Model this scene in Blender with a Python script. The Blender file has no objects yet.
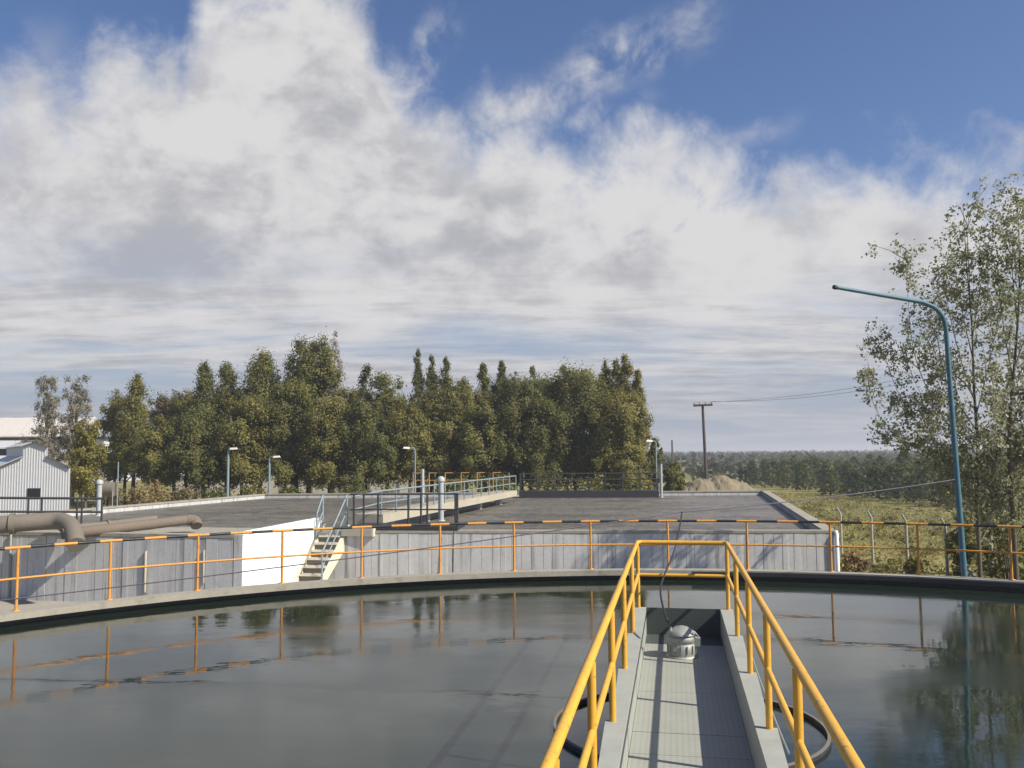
import bpy, math, random
import numpy as np
from mathutils import Vector, Matrix
S = bpy.context.scene
COL = S.collection
R = math.radians
rnd = random.Random(7)
rng = np.random.default_rng(7)

# ------------------------------------------------------------------ camera
F_PX, ZC, YH, ROLL = 880.0, 2.68, 452.6, R(0.4)
pitch = math.atan((YH - 384) / F_PX)
_F = Vector((0, math.cos(pitch), math.sin(pitch)))
_U = Vector((0, -math.sin(pitch), math.cos(pitch)))
_R = Vector((1, 0, 0))
CR = _R * math.cos(ROLL) - _U * math.sin(ROLL)
CU = _U * math.cos(ROLL) + _R * math.sin(ROLL)
CF = _F
cd = bpy.data.cameras.new("camera")
cd.sensor_width = 36
cd.lens = 36 * F_PX / 1024
cd.clip_start = .05
cd.clip_end = 9000
cam = bpy.data.objects.new("camera", cd)
COL.objects.link(cam)
cam.matrix_world = Matrix(((CR.x, CU.x, -CF.x, 0), (CR.y, CU.y, -CF.y, 0), (CR.z, CU.z, -CF.z, ZC), (0, 0, 0, 1)))
S.camera = cam

def ray(px, py):
    return CF * F_PX + CR * (px - 512) - CU * (py - 384)
def gnd(px, py, z):                      # photo pixel -> point on the level z
    d = ray(px, py); t = (z - ZC) / d.z
    return Vector((d.x * t, d.y * t, z))
def at(px, py, y):                       # photo pixel -> point at distance y
    d = ray(px, py); t = y / d.y
    return Vector((d.x * t, y, ZC + d.z * t))

# ------------------------------------------------------------------ light
SUN_AZ, SUN_EL = R(115), R(41)
sunv = Vector((math.sin(SUN_AZ) * math.cos(SUN_EL), math.cos(SUN_AZ) * math.cos(SUN_EL), math.sin(SUN_EL)))
sl = bpy.data.lights.new("sun", 'SUN')
sl.energy = 5.0
sl.angle = R(.5)
sl.color = (1, .93, .79)
so = bpy.data.objects.new("sun", sl)
COL.objects.link(so)
so.rotation_euler = sunv.to_track_quat('Z', 'Y').to_euler()
so.location = (30, -10, 30)
S.view_settings.view_transform = 'Standard'
S.view_settings.look = 'None'
S.view_settings.gamma = 1
S.view_settings.exposure = .44

class NT:                                # small node-tree helper
    def __init__(s, tree): s.t = tree; s.n = tree.nodes; s.l = tree.links
    def add(s, typ, **kw):
        n = s.n.new(typ)
        for k, v in kw.items():
            if k.startswith('i_'):
                n.inputs[k[2:].replace('_', ' ')].default_value = v
            else: setattr(n, k, v)
        return n
    def link(s, a, b): s.l.new(a, b)
    def val(s, x, sock):
        if hasattr(x, 'is_output'): s.link(x, sock)
        else: sock.default_value = x
    def math(s, op, a, b=0.0, c=None, clamp=False):
        n = s.n.new('ShaderNodeMath'); n.operation = op; n.use_clamp = clamp
        s.val(a, n.inputs[0]); s.val(b, n.inputs[1])
        if c is not None: s.val(c, n.inputs[2])
        return n.outputs[0]
    def mix(s, f, a, b, blend='MIX'):
        n = s.n.new('ShaderNodeMix'); n.data_type = 'RGBA'; n.blend_type = blend; n.clamp_factor = True
        s.val(f, n.inputs[0])
        for x, k in ((a, 6), (b, 7)):
            if isinstance(x, tuple): n.inputs[k].default_value = x if len(x) == 4 else (*x, 1)
            else: s.link(x, n.inputs[k])
        return n.outputs[2]
    def smooth(s, x, a, b, lo=0.0, hi=1.0):
        n = s.n.new('ShaderNodeMapRange'); n.interpolation_type = 'SMOOTHSTEP'
        s.val(x, n.inputs[0]); n.inputs[1].default_value = a; n.inputs[2].default_value = b
        n.inputs[3].default_value = lo; n.inputs[4].default_value = hi
        return n.outputs[0]
    def noise(s, vec, scale, detail=4, rough=.5, dist=0.0):
        n = s.n.new('ShaderNodeTexNoise'); n.inputs['Scale'].default_value = scale
        n.inputs['Detail'].default_value = detail; n.inputs['Roughness'].default_value = rough
        n.inputs['Distortion'].default_value = dist
        if vec is not None: s.link(vec, n.inputs['Vector'])
        return n.outputs[0]
    def mapping(s, vec, scale=(1, 1, 1), loc=(0, 0, 0), rot=(0, 0, 0)):
        n = s.n.new('ShaderNodeMapping'); s.link(vec, n.inputs[0])
        n.inputs['Scale'].default_value = scale; n.inputs['Location'].default_value = loc; n.inputs['Rotation'].default_value = rot
        return n.outputs[0]
    def comb(s, x, y, z):
        n = s.n.new('ShaderNodeCombineXYZ')
        s.val(x, n.inputs[0]); s.val(y, n.inputs[1]); s.val(z, n.inputs[2])
        return n.outputs[0]

# ------------------------------------------------------------------ sky and clouds
W = bpy.data.worlds.new("World")
S.world = W
W.use_nodes = True
w = NT(W.node_tree)
w.n.clear()
out = w.add('ShaderNodeOutputWorld')
bg = w.add('ShaderNodeBackground')
bg.inputs[1].default_value = .080
w.link(bg.outputs[0], out.inputs[0])
sky = w.add('ShaderNodeTexSky', sky_type='NISHITA', sun_disc=False, sun_elevation=SUN_EL, sun_rotation=SUN_AZ,
            altitude=300, air_density=1.0, dust_density=1.2, ozone_density=1.6)
tc = w.add('ShaderNodeTexCoord')
sep = w.add('ShaderNodeSeparateXYZ')
w.link(tc.outputs['Generated'], sep.inputs[0])
X, Y, Z = sep.outputs
az = w.math('ARCTAN2', X, Y)                       # radians right of north
el = w.math('ARCSINE', Z)
# planar projection of a level cloud deck
zz = w.math('ADD', w.math('MAXIMUM', Z, 0.0), .09)
plane = w.comb(w.math('DIVIDE', X, zz), w.math('DIVIDE', Y, zz), 0.0)
ang = w.comb(az, el, 0.0)
warp = w.noise(ang, 7, 6, .6)
# top edge of the cloud mass against azimuth (elevation in radians)
edge = w.add('ShaderNodeFloatCurve')
crv = edge.mapping.curves[0]
def aze(px, py):
    d = ray(px, py).normalized()
    return math.atan2(d.x, d.y), math.asin(d.z)
pts = [(-420, 200), (-150, 120), (0, 88), (55, 92), (95, 75), (120, 40), (150, 45), (172, 55), (190, 5), (240, -40), (320, -45), (365, 0), (385, 55), (420, 100), (450, 118), (520, 128), (600, 140),
       (690, 138), (760, 172), (820, 178), (880, 166), (940, 158), (1010, 176), (1150, 200), (1400, 250)]
pa = [aze(*p) for p in pts]
pa = [(-math.pi, .12), (-1.9, .13)] + pa + [(1.7, .15), (math.pi, .12)]
pa = [((a + math.pi) / (2 * math.pi), e) for a, e in pa]
crv.points[0].location = pa[0]
crv.points[1].location = pa[-1]
for p in pa[1:-1]: crv.points.new(*p)
edge.mapping.update()
w.link(w.math('MULTIPLY_ADD', az, 1 / (2 * math.pi), .5), edge.inputs['Value'])
n_edge = w.noise(ang, 9, 8, .62, .4)
n_puff = w.noise(ang, 22, 6, .6, .3)
d_edge = w.math('SUBTRACT', edge.outputs[0], el)
d_edge = w.math('ADD', d_edge, w.math('MULTIPLY_ADD', n_edge, .18, -.09))
d_edge = w.math('ADD', d_edge, w.math('MULTIPLY_ADD', n_puff, .11, -.055))
mass = w.smooth(d_edge, -.04, .065)
# thinner blue holes inside the mass
hi = w.smooth(el, .10, .26)
n_hole = w.noise(w.mapping(plane, (.55, .8, 1), (3.1, 1.7, 0)), 1.0, 7, .58, .5)
n_hole2 = w.noise(w.mapping(ang, (1, 1.5, 1), (.35, .2, 0)), 4.2, 7, .6, .4)
hole = w.math('MAXIMUM', w.math('MULTIPLY', w.smooth(n_hole, .58, .36), w.math('SUBTRACT', 1.0, hi)), w.math('MULTIPLY', w.smooth(n_hole2, .40, .30), hi))
hole = w.math('MULTIPLY', hole, .75)
mass = w.math('MULTIPLY', mass, w.math('SUBTRACT', 1.0, hole))
# diagonal wisps torn off the upper edge
def wisp(p, q, width, gain):
    (a0, e0), (a1, e1) = aze(*p), aze(*q)
    L = math.hypot(a1 - a0, e1 - e0); ux, uy = (a1 - a0) / L, (e1 - e0) / L
    da = w.math('SUBTRACT', az, a0); de = w.math('SUBTRACT', el, e0)
    al = w.math('ADD', w.math('MULTIPLY', da, ux), w.math('MULTIPLY', de, uy))
    ac = w.math('ABSOLUTE', w.math('ADD', w.math('ADD', w.math('MULTIPLY', da, -uy), w.math('MULTIPLY', de, ux)), w.math('MULTIPLY_ADD', warp, .09, -.045)))
    m = w.math('MULTIPLY', w.smooth(ac, width, 0.0), w.smooth(al, -.03, .03))
    m = w.math('MULTIPLY', m, w.smooth(al, L + .02, L - .06))
    nn = w.noise(w.mapping(ang, (1, 1, 1), (p[0] * .01, 0, 0), (0, 0, -math.atan2(uy, ux))), 13, 7, .58, .25)
    return w.math('MULTIPLY', m, w.smooth(nn, .38, .68, 0, gain))
wi = None
for a in (((470, 128), (720, 5), .042, .95), ((560, 138), (650, 88), .03, .85), ((385, 115), (462, 12), .034, 1.0), ((350, 45), (362, -25), .03, 1.0), ((680, 150), (800, 130), .02, .5), ((20, 70), (80, 40), .05, .35)):
    m = wisp(*a)
    wi = m if wi is None else w.math('MAXIMUM', wi, m)
cover = w.math('MAXIMUM', mass, wi)
# thickness: grey undersides and bright billows
n_big = w.noise(w.mapping(plane, (.5, .75, 1), (7.3, .4, 0)), 1.0, 6, .55, .4)
n_mid = w.noise(w.mapping(plane, (1.3, 3.2, 1), (2.3, 5.4, 0)), 1.5, 8, .64, .15)
n_a1 = w.noise(w.mapping(ang, (1, 1.5, 1), (.9, .1, 0)), 4.0, 5, .55, .35)
n_a2 = w.noise(w.mapping(ang, (1, 1.5, 1)), 11, 7, .58, .2)
t_lo = w.math('MULTIPLY_ADD', w.math('ADD', w.math('MULTIPLY', n_big, .35), w.math('MULTIPLY', n_mid, .65)), 1.5, -.25)
t_hi = w.math('MULTIPLY_ADD', w.math('ADD', w.math('MULTIPLY', n_a1, .45), w.math('MULTIPLY', n_a2, .55)), 1.6, -.32)
thick = w.math('ADD', w.math('MULTIPLY', t_hi, w.math('MULTIPLY_ADD', hi, .75, .25)), w.math('MULTIPLY', t_lo, w.math('MULTIPLY_ADD', hi, -.75, .75)))
def blob(px, py, rx, ry, amp):                     # the photograph's own dark and bright billows
    a0, e0 = aze(px, py)
    da = w.math('MULTIPLY', w.math('SUBTRACT', az, a0), F_PX / rx); de = w.math('MULTIPLY', w.math('SUBTRACT', el, e0), F_PX / ry)
    q = w.math('ADD', w.math('MULTIPLY', da, da), w.math('MULTIPLY', de, de))
    return w.math('MULTIPLY', w.math('EXPONENT', w.math('MULTIPLY', q, -1.0)), amp * (.6 if amp > 0 else 1.0))
for bl_ in ((210, 225, 100, 34, .13), (430, 246, 120, 22, .11), (570, 272, 80, 14, .07), (120, 130, 80, 40, .05), (60, 280, 90, 30, .06), (640, 212, 110, 36, -.10), (290, 172, 60, 26, -.07),
            (760, 195, 80, 30, -.06), (124, 52, 36, 26, -.10), (250, 60, 70, 50, -.03), (940, 190, 60, 22, -.06)):
    thick = w.math('ADD', thick, blob(*bl_))
shade = w.smooth(thick, .38, .66, 0, .9)
cl = w.mix(shade, (6.6, 6.5, 6.55), (3.9, 3.95, 4.3))
rim_l = w.smooth(d_edge, .10, .0)
cl = w.mix(w.math('MULTIPLY', rim_l, .55), cl, (6.5, 6.45, 6.6))
# air between: the deck thins and pales towards the horizon
low = w.smooth(el, .16, .0)
cl = w.mix(w.math('MULTIPLY', low, .6), cl, (3.4, 3.7, 4.35))
blue = w.mix(1.0, sky.outputs[0], (.78, .88, 1.10), 'MULTIPLY')
clear = w.mix(w.smooth(el, .26, .0), blue, (3.1, 3.7, 4.7))
final = w.mix(cover, clear, cl)
below = w.smooth(el, -.01, -.06)
final = w.mix(below, final, (1.2, 1.1, .8))
w.link(final, bg.inputs[0])

# ------------------------------------------------------------------ materials
def new_mat(name):
    m = bpy.data.materials.new(name); m.use_nodes = True
    t = NT(m.node_tree)
    p = t.n['Principled BSDF']
    geo = t.add('ShaderNodeNewGeometry')
    return m, t, p, geo.outputs['Position']
def bump(t, p, h, strength, dist=.02):
    b = t.add('ShaderNodeBump'); b.inputs['Strength'].default_value = strength; b.inputs['Distance'].default_value = dist
    t.link(h, b.inputs['Height']); t.link(b.outputs[0], p.inputs['Normal'])

def paint(name, col, rough=.4, wear=None, wear_amt=.3, metal=0.0, scale=9, var=.18):
    m, t, p, pos = new_mat(name)
    n = t.noise(pos, scale, 6, .6)
    c = t.mix(n, tuple(x * (1 - var) for x in col), tuple(min(1, x * (1 + var)) for x in col))
    if wear:
        n2 = t.noise(pos, scale * 3.1, 7, .7, .5)
        c = t.mix(t.smooth(n2, .68 - wear_amt * .3, .78 - wear_amt * .3), c, wear)
    t.link(c, p.inputs['Base Color'])
    p.inputs['Metallic'].default_value = metal
    t.link(t.smooth(n, .2, .8, rough * .8, min(1, rough * 1.3)), p.inputs['Roughness'])
    bump(t, p, t.noise(pos, scale * 6, 4), .12, .004)
    return m

def concrete(name, col, streak=0.0, stain=(.1, .1, .1), rough=.9, dark=.3, green=0.0):
    m, t, p, pos = new_mat(name)
    n = t.noise(pos, .9, 7, .6)
    n2 = t.noise(pos, 14, 5, .65)
    c = t.mix(n, tuple(x * (1 - dark) for x in col), tuple(min(1, x * 1.18) for x in col))
    c = t.mix(t.smooth(n2, .35, .75, 0, .5), c, tuple(x * .72 for x in col))
    if streak:
        st = t.noise(t.mapping(pos, (5.5, 5.5, .22)), 1.0, 5, .62, .2)
        fade = t.noise(t.mapping(pos, (.5, .5, .5), (4, 2, 1)), 1.0, 3)
        k = t.math('MULTIPLY', t.smooth(st, .50, .68), t.smooth(fade, .32, .58, .25, 1.0))
        c = t.mix(t.math('MULTIPLY', k, streak), c, stain)
        st2 = t.noise(t.mapping(pos, (7.5, 7.5, .16), (9, 3, 2)), 1.0, 3, .5)
        c = t.mix(t.smooth(st2, .58, .68, 0, .8), c, (.62, .61, .58))
    if green:
        c = t.mix(t.smooth(t.noise(pos, 3.5, 5, .6, .6), .5, .7, 0, green), c, (.07, .08, .05))
    t.link(c, p.inputs['Base Color'])
    p.inputs['Roughness'].default_value = rough
    bump(t, p, t.noise(pos, 35, 6, .7), .35, .01)
    return m

def foliage_mat(name, transl=.48):
    m, t, p, pos = new_mat(name)
    a = t.add('ShaderNodeAttribute', attribute_name='tint')
    t.link(a.outputs['Color'], p.inputs['Base Color'])
    p.inputs['Roughness'].default_value = .6
    p.inputs['Specular IOR Level'].default_value = .25
    tr = t.add('ShaderNodeBsdfTranslucent')
    t.link(a.outputs['Color'], tr.inputs['Color'])
    mx = t.add('ShaderNodeMixShader'); mx.inputs[0].default_value = transl
    t.link(p.outputs[0], mx.inputs[1]); t.link(tr.outputs[0], mx.inputs[2])
    t.link(mx.outputs[0], t.n['Material Output'].inputs[0])
    return m

M = {}
M['yellow'] = paint('yellow_paint', (.66, .355, .04), .42, (.30, .16, .06), .36, var=.16)
M['old_yellow'] = paint('weathered_yellow_paint', (.60, .27, .045), .55, (.26, .11, .035), .45, var=.2)
M['far_yellow'] = paint('faded_yellow_paint', (.42, .22, .05), .6, (.2, .1, .04), .4)
M['black'] = paint('black_paint', (.015, .015, .02), .5)
M['blue'] = paint('blue_paint', (.05, .14, .185), .5, (.12, .17, .18), .25)
M['pale_blue'] = paint('pale_blue_paint', (.20, .26, .29), .5, (.3, .3, .28), .25)
M['dark_steel'] = paint('dark_steel', (.026, .028, .034), .6, (.08, .05, .03), .2)
M['grey_blue'] = paint('grey_blue_paint', (.38, .40, .39), .6, (.2, .18, .15), .2)
M['galv'] = paint('galvanised_steel', (.34, .35, .325), .55, (.2, .19, .17), .3, metal=.45)
M['deck_frame'] = paint('grey_beam_paint', (.32, .33, .295), .6, (.30, .29, .25), .3, scale=5)
M['rubber'] = paint('black_cable', (.02, .02, .022), .6)
M['rope'] = paint('grey_wire', (.12, .10, .13), .7)
M['wood'] = paint('creosoted_timber', (.07, .055, .045), .9)
M['pipe'] = concrete('dusty_grey_pipe', (.18, .155, .125), rough=.8)
M['rust_pipe'] = concrete('rusty_pipe', (.17, .135, .105), rough=.85)
M['concrete'] = concrete('wall_concrete', (.54, .54, .53), .9, (.2, .195, .185), green=.12)
M['coping'] = concrete('coping_concrete', (.33, .305, .25), green=.35)
M['beam'] = concrete('pale_beam_concrete', (.44, .40, .31))
M['stair'] = concrete('stair_concrete', (.38, .35, .30))
M['cream'] = concrete('cream_painted_concrete', (.62, .57, .44), dark=.2)
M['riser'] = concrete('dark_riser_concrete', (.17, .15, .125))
M['wet'] = concrete('wet_algae_shade_concrete', (.03, .033, .03), rough=.5)  # wet inner wall; also paints the shade on the coping face
M['white'] = concrete('white_limewash', (.88, .87, .83), dark=.05)
M['post_conc'] = concrete('fence_post_concrete', (.33, .32, .27))
M['bark'] = concrete('bark', (.12, .095, .07), rough=.95)
M['pale_bark'] = concrete('pale_bark', (.24, .21, .17), rough=.95)
M['leaf'] = foliage_mat('foliage')
M['shed'] = paint('pale_corrugated_sheet', (.58, .58, .61), .55, (.50, .50, .51), .2, metal=.0, scale=2, var=.06)
M['shed_roof'] = paint('white_roof_sheet', (.50, .50, .50), .5, scale=2, var=.06)
M['pale_wall'] = concrete('pale_plaster', (.62, .56, .50), dark=.12)
M['glass'] = paint('dark_glass', (.02, .02, .03), .1)
M['lamp_glass'] = paint('lamp_lens', (.75, .72, .62), .3)

def water_mat():
    m, t, p, pos = new_mat('tank_water')
    n = t.noise(t.mapping(pos, (.35, .5, 1)), 1.0, 5, .55, .6)
    c = t.mix(n, (.009, .016, .011), (.016, .025, .018))
    t.link(c, p.inputs['Base Color'])
    t.link(t.smooth(t.noise(t.mapping(pos, (.3, .45, 1), (3, 1, 0)), 1.0, 4, .5, .8), .35, .70, .025, .17), p.inputs['Roughness'])
    p.inputs['IOR'].default_value = 1.6
    t.link(t.smooth(t.noise(t.mapping(pos, (.22, .4, 1), (7, 4, 0)), 1.0, 6, .6, .7), .34, .66, .34, .54), p.inputs['Specular IOR Level'])
    h = t.math('ADD', t.noise(t.mapping(pos, (1.2, 2.2, 1)), 1.0, 3, .5), t.math('MULTIPLY', t.noise(pos, 7, 3), .12))
    bump(t, p, h, .05, .05)
    return m
M['water'] = water_mat()

def sludge_mat():
    m, t, p, pos = new_mat('scummy_basin_water')
    n = t.noise(t.mapping(pos, (.22, .5, 1), (0, 0, 0), (0, 0, .2)), 1.3, 7, .65, .7)
    n2 = t.noise(t.mapping(pos, (.8, 2.4, 1)), 1.0, 6, .6, .3)
    c = t.mix(t.smooth(n, .38, .62), (.165, .15, .128), (.078, .071, .061))
    c = t.mix(t.smooth(t.noise(t.mapping(pos, (1.0, 1.0, 1)), 3.0, 7, .75), .42, .66, 0, .75), c, (.235, .21, .17))
    c = t.mix(t.smooth(n2, .55, .68, 0, .6), c, (.26, .245, .215))
    c = t.mix(t.smooth(t.noise(t.mapping(pos, (.3, 2.2, 1), (5, 2, 0)), 1.0, 5, .6, .5), .6, .68, 0, .55), c, (.09, .06, .04))
    t.link(c, p.inputs['Base Color'])
    p.inputs['Roughness'].default_value = .36
    p.inputs['Specular IOR Level'].default_value = .5
    p.inputs['IOR'].default_value = 1.3
    bump(t, p, t.math('ADD', t.math('ADD', n2, t.noise(pos, 2.2, 6, .65)), t.math('MULTIPLY', t.noise(pos, 9, 5, .7), .5)), 1.0, .12)
    return m
M['sludge'] = sludge_mat()

def ground_mat():
    m, t, p, pos = new_mat('dry_ground')
    n = t.noise(pos, .06, 6, .6, .5)
    n2 = t.noise(pos, .7, 6, .65)
    n3 = t.noise(pos, .012, 5, .6, .6)
    c = t.mix(t.smooth(n, .35, .65), (.24, .21, .065), (.15, .16, .045))
    c = t.mix(t.smooth(n2, .4, .7, 0, .6), c, (.25, .20, .08))
    sp = t.add('ShaderNodeSeparateXYZ'); t.link(pos, sp.inputs[0])
    far = t.smooth(sp.outputs[1], 90, 260)
    c = t.mix(t.math('MULTIPLY', far, .9), c, t.mix(t.smooth(n3, .4, .6), (.075, .08, .045), (.13, .12, .075)))
    t.link(c, p.inputs['Base Color'])
    p.inputs['Roughness'].default_value = 1
    bump(t, p, t.noise(pos, 4, 6, .7), .6, .1)
    return m
M['ground'] = ground_mat()
M['dirt'] = concrete('tan_dirt', (.26, .215, .14), rough=1, dark=.5)

def deck_mat(name, col, dark=False):
    m, t, p, pos = new_mat(name)
    n = t.noise(pos, 3, 6, .6)
    c = t.mix(n, tuple(x * .85 for x in col), tuple(x * 1.12 for x in col))
    v = t.add('ShaderNodeTexVoronoi'); v.inputs['Scale'].default_value = 19; v.inputs['Randomness'].default_value = 0
    t.link(t.mapping(pos, (1, 1, 1), (0, 0, 0), (0, 0, R(10.35))), v.inputs['Vector'])
    c = t.mix(t.smooth(v.outputs['Distance'], .42, .55, 0, .35), c, tuple(x * .5 for x in col))
    c = t.mix(t.smooth(t.noise(pos, 7, 6, .7, .5), .62, .75, 0, .5), c, tuple(x * .6 for x in col))
    t.link(c, p.inputs['Base Color'])
    p.inputs['Roughness'].default_value = .6
    bump(t, p, v.outputs['Distance'], -.4, .006)
    return m
M['deck'] = deck_mat('grey_tread_plate', (.31, .32, .28))
M['shade_deck'] = deck_mat('shade_painted_tread_plate', (.06, .072, .07))  # tread plate with shade put into its colour

# ------------------------------------------------------------------ mesh helpers
ORG = {}
class MB:
    def __init__(s): s.v = []; s.f = []; s.m = []; s.sm = []
    def add(s, vs, fs, mi=0, smooth=False):
        o = len(s.v); s.v += [tuple(v) for v in vs]
        for f in fs: s.f.append([i + o for i in f]); s.m.append(mi); s.sm.append(smooth)
        return s
    def box(s, c, size, ax=None, mi=0):           # ax: direction of local x in plan
        c = Vector(c); hx, hy, hz = (k / 2 for k in size)
        ux = Vector((1, 0, 0)) if ax is None else Vector(ax).normalized()
        up = Vector((0, 0, 1))
        uy = up.cross(ux).normalized(); uz = ux.cross(uy)
        vs = [c + ux * a * hx + uy * b * hy + uz * d * hz for d in (-1, 1) for a, b in ((-1, -1), (1, -1), (1, 1), (-1, 1))]
        return s.add(vs, [(3, 2, 1, 0), (4, 5, 6, 7), (0, 1, 5, 4), (1, 2, 6, 5), (2, 3, 7, 6), (3, 0, 4, 7)], mi)
    def prism(s, poly, z0, z1, mi=0):             # plan polygon, counter-clockwise
        n = len(poly)
        z0s = z0 if isinstance(z0, (list, tuple)) else [z0] * n
        z1s = z1 if isinstance(z1, (list, tuple)) else [z1] * n
        vs = [(p[0], p[1], a) for p, a in zip(poly, z0s)] + [(p[0], p[1], a) for p, a in zip(poly, z1s)]
        return s.add(vs, [tuple(range(n))[::-1], tuple(range(n, 2 * n))] + [(i, (i + 1) % n, n + (i + 1) % n, n + i) for i in range(n)], mi)
    def tube(s, pts, r, n=8, mi=0, caps=True, mids=None):
        pts = [Vector(p) for p in pts]; k = len(pts)
        rs = r if isinstance(r, (list, tuple)) else [r] * k
        vs = []; prev = None
        for i, p in enumerate(pts):
            d = (pts[min(i + 1, k - 1)] - pts[max(i - 1, 0)]).normalized()
            if prev is None:
                a = d.cross(Vector((0, 0, 1)))
                if a.length < 1e-3: a = Vector((1, 0, 0))
                a.normalize()
            else:
                a = (prev - d * prev.dot(d)).normalized()
            prev = a; b = d.cross(a)
            vs += [p + (a * math.cos(t) + b * math.sin(t)) * rs[i] for t in (2 * math.pi * j / n for j in range(n))]
        o = len(s.v); s.v += [tuple(v) for v in vs]
        for i in range(k - 1):
            for j in range(n):
                s.f.append([o + i * n + j, o + i * n + (j + 1) % n, o + (i + 1) * n + (j + 1) % n, o + (i + 1) * n + j])
                s.m.append(mids[i] if mids else mi); s.sm.append(True)
        if caps:
            s.add(vs[:n], [tuple(range(n))[::-1]], mids[0] if mids else mi)
            s.add(vs[-n:], [tuple(range(n))], mids[-1] if mids else mi)
        return s
    def lathe(s, c, prof, n=24, mi=0):            # prof: (radius, height) upward
        c = Vector(c); o = len(s.v)
        for r, z in prof:
            s.v += [(c.x + r * math.cos(2 * math.pi * j / n), c.y + r * math.sin(2 * math.pi * j / n), c.z + z) for j in range(n)]
        for i in range(len(prof) - 1):
            for j in range(n):
                s.f.append([o + i * n + j, o + i * n + (j + 1) % n, o + (i + 1) * n + (j + 1) % n, o + (i + 1) * n + j])
                s.m.append(mi); s.sm.append(abs(prof[i][0] - prof[i + 1][0]) < .01 or True)
        return s
    def ring(s, c, r0, r1, z0, z1, n=160, a0=0, a1=2 * math.pi, mi=0, smooth=True):
        full = abs(a1 - a0 - 2 * math.pi) < 1e-6
        k = n if full else n + 1
        prof = [(r0, z0), (r1, z0), (r1, z1), (r0, z1)]
        o = len(s.v)
        for i in range(k):
            a = a0 + (a1 - a0) * i / n
            s.v += [(c[0] + r * math.cos(a), c[1] + r * math.sin(a), z) for r, z in prof]
        for i in range(n):
            i2 = (i + 1) % k
            for j in range(4):
                j2 = (j + 1) % 4
                s.f.append([o + i * 4 + j, o + i2 * 4 + j, o + i2 * 4 + j2, o + i * 4 + j2]); s.m.append(mi); s.sm.append(False)
        return s
    def build(s, name, mats, parent=None, loc=None):
        if not isinstance(mats, (list, tuple)): mats = [mats]
        org = Vector(loc) if loc is not None else (ORG.get(parent.name, Vector()) if parent else Vector())
        me = bpy.data.meshes.new(name)
        me.from_pydata([tuple(Vector(v) - org) for v in s.v], [], s.f)
        for m in mats: me.materials.append(m)
        me.polygons.foreach_set('material_index', s.m)
        me.polygons.foreach_set('use_smooth', s.sm)
        me.update()
        o = bpy.data.objects.new(name, me); COL.objects.link(o)
        if parent: o.parent = parent
        base = ORG.get(parent.name, Vector()) if parent else Vector()
        o.location = org - base
        ORG[o.name] = org
        return o
def tag(o, label=None, cat=None, group=None, kind=None):
    if label: o['label'] = label
    if cat: o['category'] = cat
    if group: o['group'] = group
    if kind: o['kind'] = kind
    return o
def thing(name, loc, label, cat, group=None, rot=0):
    o = bpy.data.objects.new(name, None); COL.objects.link(o)
    o.empty_display_size = .3
    o.location = loc; o.rotation_euler = (0, 0, rot)
    ORG[o.name] = Vector(loc)
    return tag(o, label, cat, group)
def struct(o): o['kind'] = 'structure'; return o
def clone(o, parent, loc, rotz=0.0):              # a part copied with shared mesh data, its pieces too
    c = o.copy(); COL.objects.link(c); c.parent = parent; c.location = loc; c.rotation_euler = (0, 0, rotz)
    for ch in o.children:
        d = ch.copy(); COL.objects.link(d); d.parent = c
    return c
def sag(p, q, s, n=16):
    p, q = Vector(p), Vector(q)
    return [p.lerp(q, i / n) + Vector((0, 0, -4 * s * (i / n) * (1 - i / n))) for i in range(n + 1)]
def smooth_path(pts, n=8):                        # Catmull-Rom through the points
    P = [Vector(p) for p in pts]; P = [P[0] * 2 - P[1]] + P + [P[-1] * 2 - P[-2]]
    o = []
    for i in range(1, len(P) - 2):
        for k in range(n):
            t = k / n
            o.append(.5 * ((2 * P[i]) + (P[i + 1] - P[i - 1]) * t + (2 * P[i - 1] - 5 * P[i] + 4 * P[i + 1] - P[i + 2]) * t * t + (3 * P[i] - P[i - 1] - 3 * P[i + 1] + P[i + 2]) * t ** 3))
    return o + [P[-2]]

# ------------------------------------------------------------------ ground
GZ = -1.0
def gh(x, y):                                     # terrain height
    h = GZ
    if y > 20:
        h += -.9 * min(1, max(0, (x - 14) / 16)) * min(1, max(0, (y - 20) / 25))
    r = math.hypot(x, y)
    if r > 150: h += .5 * math.sin(x * .011 + 1) * math.sin(y * .006) * min(1, (r - 150) / 300)
    return h
b = MB()
radii = [0] + [4 * 1.16 ** i for i in range(52)]
radii = [r for r in radii if r < 8000]
NA = 96
vs = []; fs = []
for i, r in enumerate(radii):
    for j in range(NA):
        a = 2 * math.pi * j / NA
        x, y = r * math.cos(a) + 2, r * math.sin(a) + 5
        inside = math.hypot(x - 2.3, y - 5.05) < 15
        vs.append((x, y, GZ if inside else gh(x, y)))
for i in range(len(radii) - 1):
    for j in range(NA):
        fs.append((i * NA + j, i * NA + (j + 1) % NA, (i + 1) * NA + (j + 1) % NA, (i + 1) * NA + j)[::-1])
b.add(vs, fs, 0, True)
# the first ring collapses on the centre; turn the sheet upward
b.f = [f[::-1] for f in b.f]
struct(b.build('ground', M['ground']))

# ------------------------------------------------------------------ paved apron round the tank
M['apron'] = concrete('dusty_apron', (.34, .31, .26), dark=.35)
b = MB(); b.add([(TX, TY, GZ + .012) for TX, TY in ((-24, 8), (9.2, 8), (9.2, 27), (-24, 27))], [(0, 1, 2, 3)])
struct(b.build('apron', M['apron']))

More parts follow.
